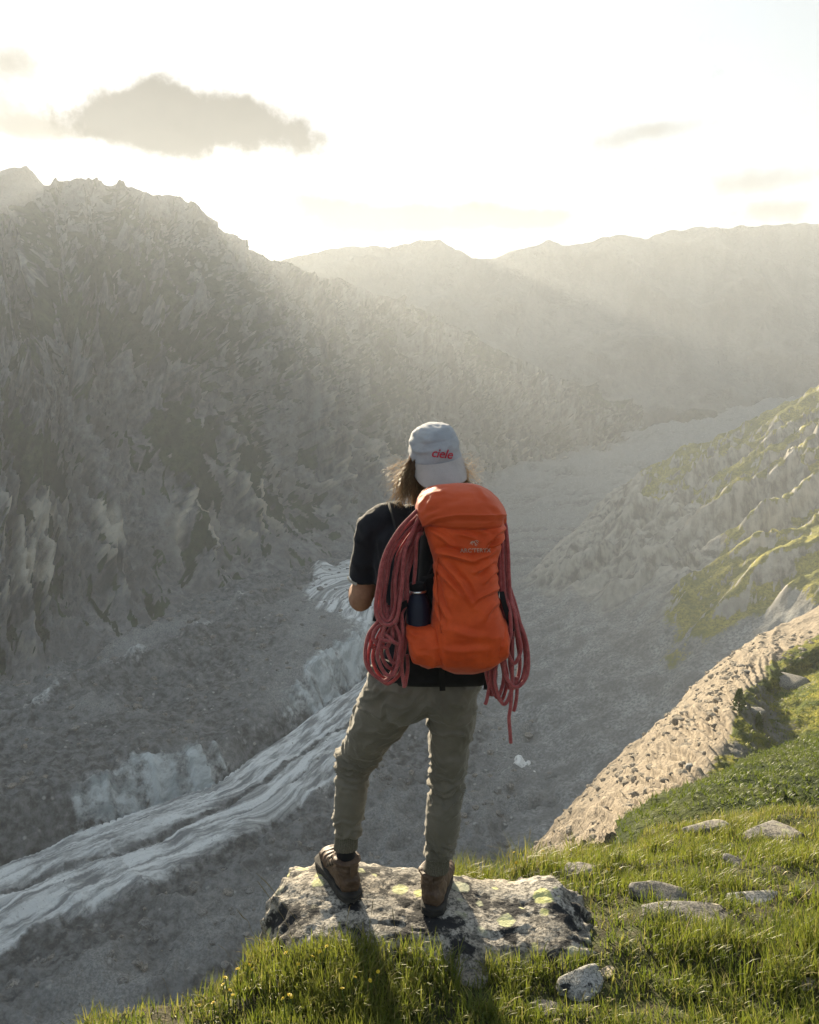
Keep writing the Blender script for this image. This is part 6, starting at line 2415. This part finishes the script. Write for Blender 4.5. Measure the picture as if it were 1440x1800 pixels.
# dry seed stalks that stand up along the rim
def stalks():
    rg = np.random.default_rng(3)
    bmv, bmq = [], []
    spots = [(545, 1668, 0.32, -0.55), (520, 1660, 0.26, -0.5), (470, 1690, 0.22, -0.45), (420, 1705, 0.20, -0.6), (300, 1755, 0.16, -0.3), (255, 1768, 0.14, 0.2), (600, 1690, 0.22, 0.15), (645, 1690, 0.24, 0.1), (700, 1690, 0.20, -0.1),
             (880, 1545, 0.20, 0.05), (930, 1520, 0.25, 0.0), (965, 1515, 0.22, 0.1), (1015, 1500, 0.26, -0.55), (1040, 1500, 0.22, -0.4), (1075, 1495, 0.24, -0.35), (800, 1555, 0.22, -0.5), (770, 1560, 0.2, -0.3),
             (1150, 1490, 0.18, 0.2), (1200, 1490, 0.18, -0.2), (1290, 1560, 0.2, 0.3), (1380, 1640, 0.22, 0.4), (1330, 1700, 0.22, -0.3), (1180, 1700, 0.2, 0.3)]
    for (u, v, h, lean) in spots:
        q = pix_ground(u, v)
        pts = [q + Vector((lean * h * f ** 1.3, rg.uniform(-0.01, 0.01), h * f * (1 - 0.15 * abs(lean) * f))) for f in np.linspace(0, 1, 8)]
        for i, p in enumerate(pts):
            w = 0.0009 if i < 6 else 0.0022 * (1 if i == 6 else 0.4)
            bmv += [p + Vector((w, 0, 0)), p + Vector((-w * 0.5, w * 0.87, 0)), p + Vector((-w * 0.5, -w * 0.87, 0))]
        b0 = len(bmv) - 24
        for i in range(7):
            for k in range(3):
                bmq.append((b0 + i * 3 + k, b0 + i * 3 + (k + 1) % 3, b0 + i * 3 + 3 + (k + 1) % 3, b0 + i * 3 + 3 + k))
    me = mesh_np('seed_stalks', np.array([tuple(p) for p in bmv]), np.array(bmq))
    m, t, b = new_mat('dry_stalk')
    b.inputs['Base Color'].default_value = (0.20, 0.16, 0.085, 1)
    co = t.node('ShaderNodeTexCoord').outputs['Object']
    t.l.new(t.mix(t.noise(co, 30, 2), (0.13, 0.11, 0.06), (0.28, 0.22, 0.11)), b.inputs['Base Color'])
    o = link(me, 'dry_stalks', m, kind='stuff')
    tag(o, 'thin dry seed stalks sticking up along the cliff rim', 'dry stalks')


stalks()

MAT_PETAL, t_, b_ = new_mat('yellow_petal')
b_.inputs['Base Color'].default_value = (0.62, 0.42, 0.02, 1)
co_ = t_.node('ShaderNodeTexCoord').outputs['Object']
t_.l.new(t_.mix(t_.noise(co_, 200, 2), (0.55, 0.36, 0.01), (0.70, 0.55, 0.05)), b_.inputs['Base Color'])
MAT_STEM, t_, b_ = new_mat('flower_stem')
b_.inputs['Base Color'].default_value = (0.07, 0.11, 0.025, 1)


def flower_meshes():
    bm = bmesh.new()
    for k in range(9):
        a = k / 9 * math.tau
        r = 1.0
        tip = Vector((math.cos(a) * r, math.sin(a) * r, 0.25))
        s = Vector((-math.sin(a), math.cos(a), 0)) * 0.30
        mid = tip * 0.6 + Vector((0, 0, 0.12))
        v0 = bm.verts.new((0, 0, 0))
        bm.faces.new((v0, bm.verts.new(mid - s), bm.verts.new(tip), bm.verts.new(mid + s)))
    bmesh.ops.create_uvsphere(bm, u_segments=8, v_segments=5, radius=0.42, matrix=Matrix.Translation((0, 0, 0.12)))
    me = bpy.data.meshes.new('flower_head')
    bm.to_mesh(me)
    bm.free()
    me.materials.append(MAT_PETAL)
    pts = [Vector((0.10 * math.sin(f * 2), 0, f)) for f in np.linspace(0, 1, 6)]
    st = tube_mesh('stem', pts, 0.012, 5)
    st.materials.append(MAT_STEM)
    return me, st


HEAD, STEM = flower_meshes()
rgf = np.random.default_rng(8)


def flower(u, v, h, label, group):
    # the head is seen at (u, v): stand the stem on the meadow under it
    q = pix_ground(u, v + h * 450)
    r = bpy.data.objects.new('yellow_flower', None)
    COL.objects.link(r)
    r.location = (q.x, q.y, gz(q.x, q.y) - 0.005)
    r.rotation_euler = (rgf.uniform(-0.2, 0.2), rgf.uniform(-0.2, 0.2), rgf.uniform(0, 6))
    tag(r, label, 'flower', group)
    s = bpy.data.objects.new('stem', STEM)
    COL.objects.link(s)
    s.parent = r
    s.scale = (0.14, 0.14, h)
    d = bpy.data.objects.new('flower_head', HEAD)
    COL.objects.link(d)
    d.parent = r
    k = rgf.uniform(0.006, 0.0095)
    d.scale = (k, k, k)
    d.location = (0.10 * math.sin(2) * 0.14, 0, h)
    d.rotation_euler = (rgf.uniform(-0.6, 0.6), rgf.uniform(-0.6, 0.6), 0)


for u, v in ((404, 1733), (391, 1738), (399, 1744), (408, 1748), (362, 1765), (375, 1768)):
    flower(u, v, 0.10, 'small yellow flower in the grass at the lower left rim', 'yellow flowers at the lower left rim')
for u, v in ((441, 1697), (430, 1701), (422, 1704), (497, 1682), (517, 1752), (505, 1757), (498, 1760)):
    flower(u, v, 0.10, 'small yellow flower left of and below the boulder', 'yellow flowers left of the boulder')
for u, v in ((532, 1682), (563, 1672), (545, 1690), (628, 1728), (651, 1722), (663, 1716), (618, 1738), (570, 1686)):
    flower(u, v, 0.11, 'small yellow flower in the tall grass in front of the boulder', 'yellow flowers in front of the boulder')
for u, v in ((900, 1487), (912, 1482), (960, 1478), (905, 1500), (1085, 1512), (1060, 1522)):
    flower(u, v, 0.12, 'small yellow flower on the tall tuft behind the boulder', 'yellow flowers on the far tufts')


def conifer(u, v, h, label, seed):
    q = on_surface(BV_MOR, u, v)
    rg = np.random.default_rng(seed)
    r = bpy.data.objects.new('conifer', None)
    COL.objects.link(r)
    r.location = q
    tag(r, label, 'tree')
    pts = [Vector((0, 0, f * h)) for f in np.linspace(-0.05, 0.95, 6)]
    link(tube_mesh('trunk', pts, 0.035 * h, 6, taper=[1, 0.9, 0.7, 0.5, 0.3, 0.1]), 'trunk', MAT_TRUNK, parent=r)
    vs, ts = [], []
    for i in range(520):
        f = rg.random() ** 0.8
        rad = (1 - f) ** 0.8 * 0.30 * h * rg.uniform(0.45, 1.08)
        a = rg.uniform(0, math.tau)
        c = np.array([math.cos(a) * rad, math.sin(a) * rad, (0.06 + 0.94 * f) * h])
        s = h * 0.055
        d = rg.normal(size=(3, 3)) * s
        b = len(vs)
        vs += [c + d[0], c + d[1], c + d[2]]
        ts.append((b, b + 1, b + 2))
    me = mesh_np('crown', np.array(vs), tris=np.array(ts), smooth=False)
    link(me, 'crown', MAT_NEEDLE, parent=r)


MAT_TRUNK, t_, b_ = new_mat('bark')
b_.inputs['Base Color'].default_value = (0.06, 0.045, 0.03, 1)
MAT_NEEDLE, t_, b_ = new_mat('needles')
co_ = t_.node('ShaderNodeTexCoord').outputs['Object']
t_.l.new(t_.mix(t_.noise(co_, 6, 2), (0.055, 0.085, 0.018), (0.14, 0.16, 0.03)), b_.inputs['Base Color'])
conifer(1299, 1252, 1.9, 'small light green conifer right on the scree crest', 1)
conifer(1332, 1282, 1.4, 'small light green conifer in the hollow below the square boulder', 2)
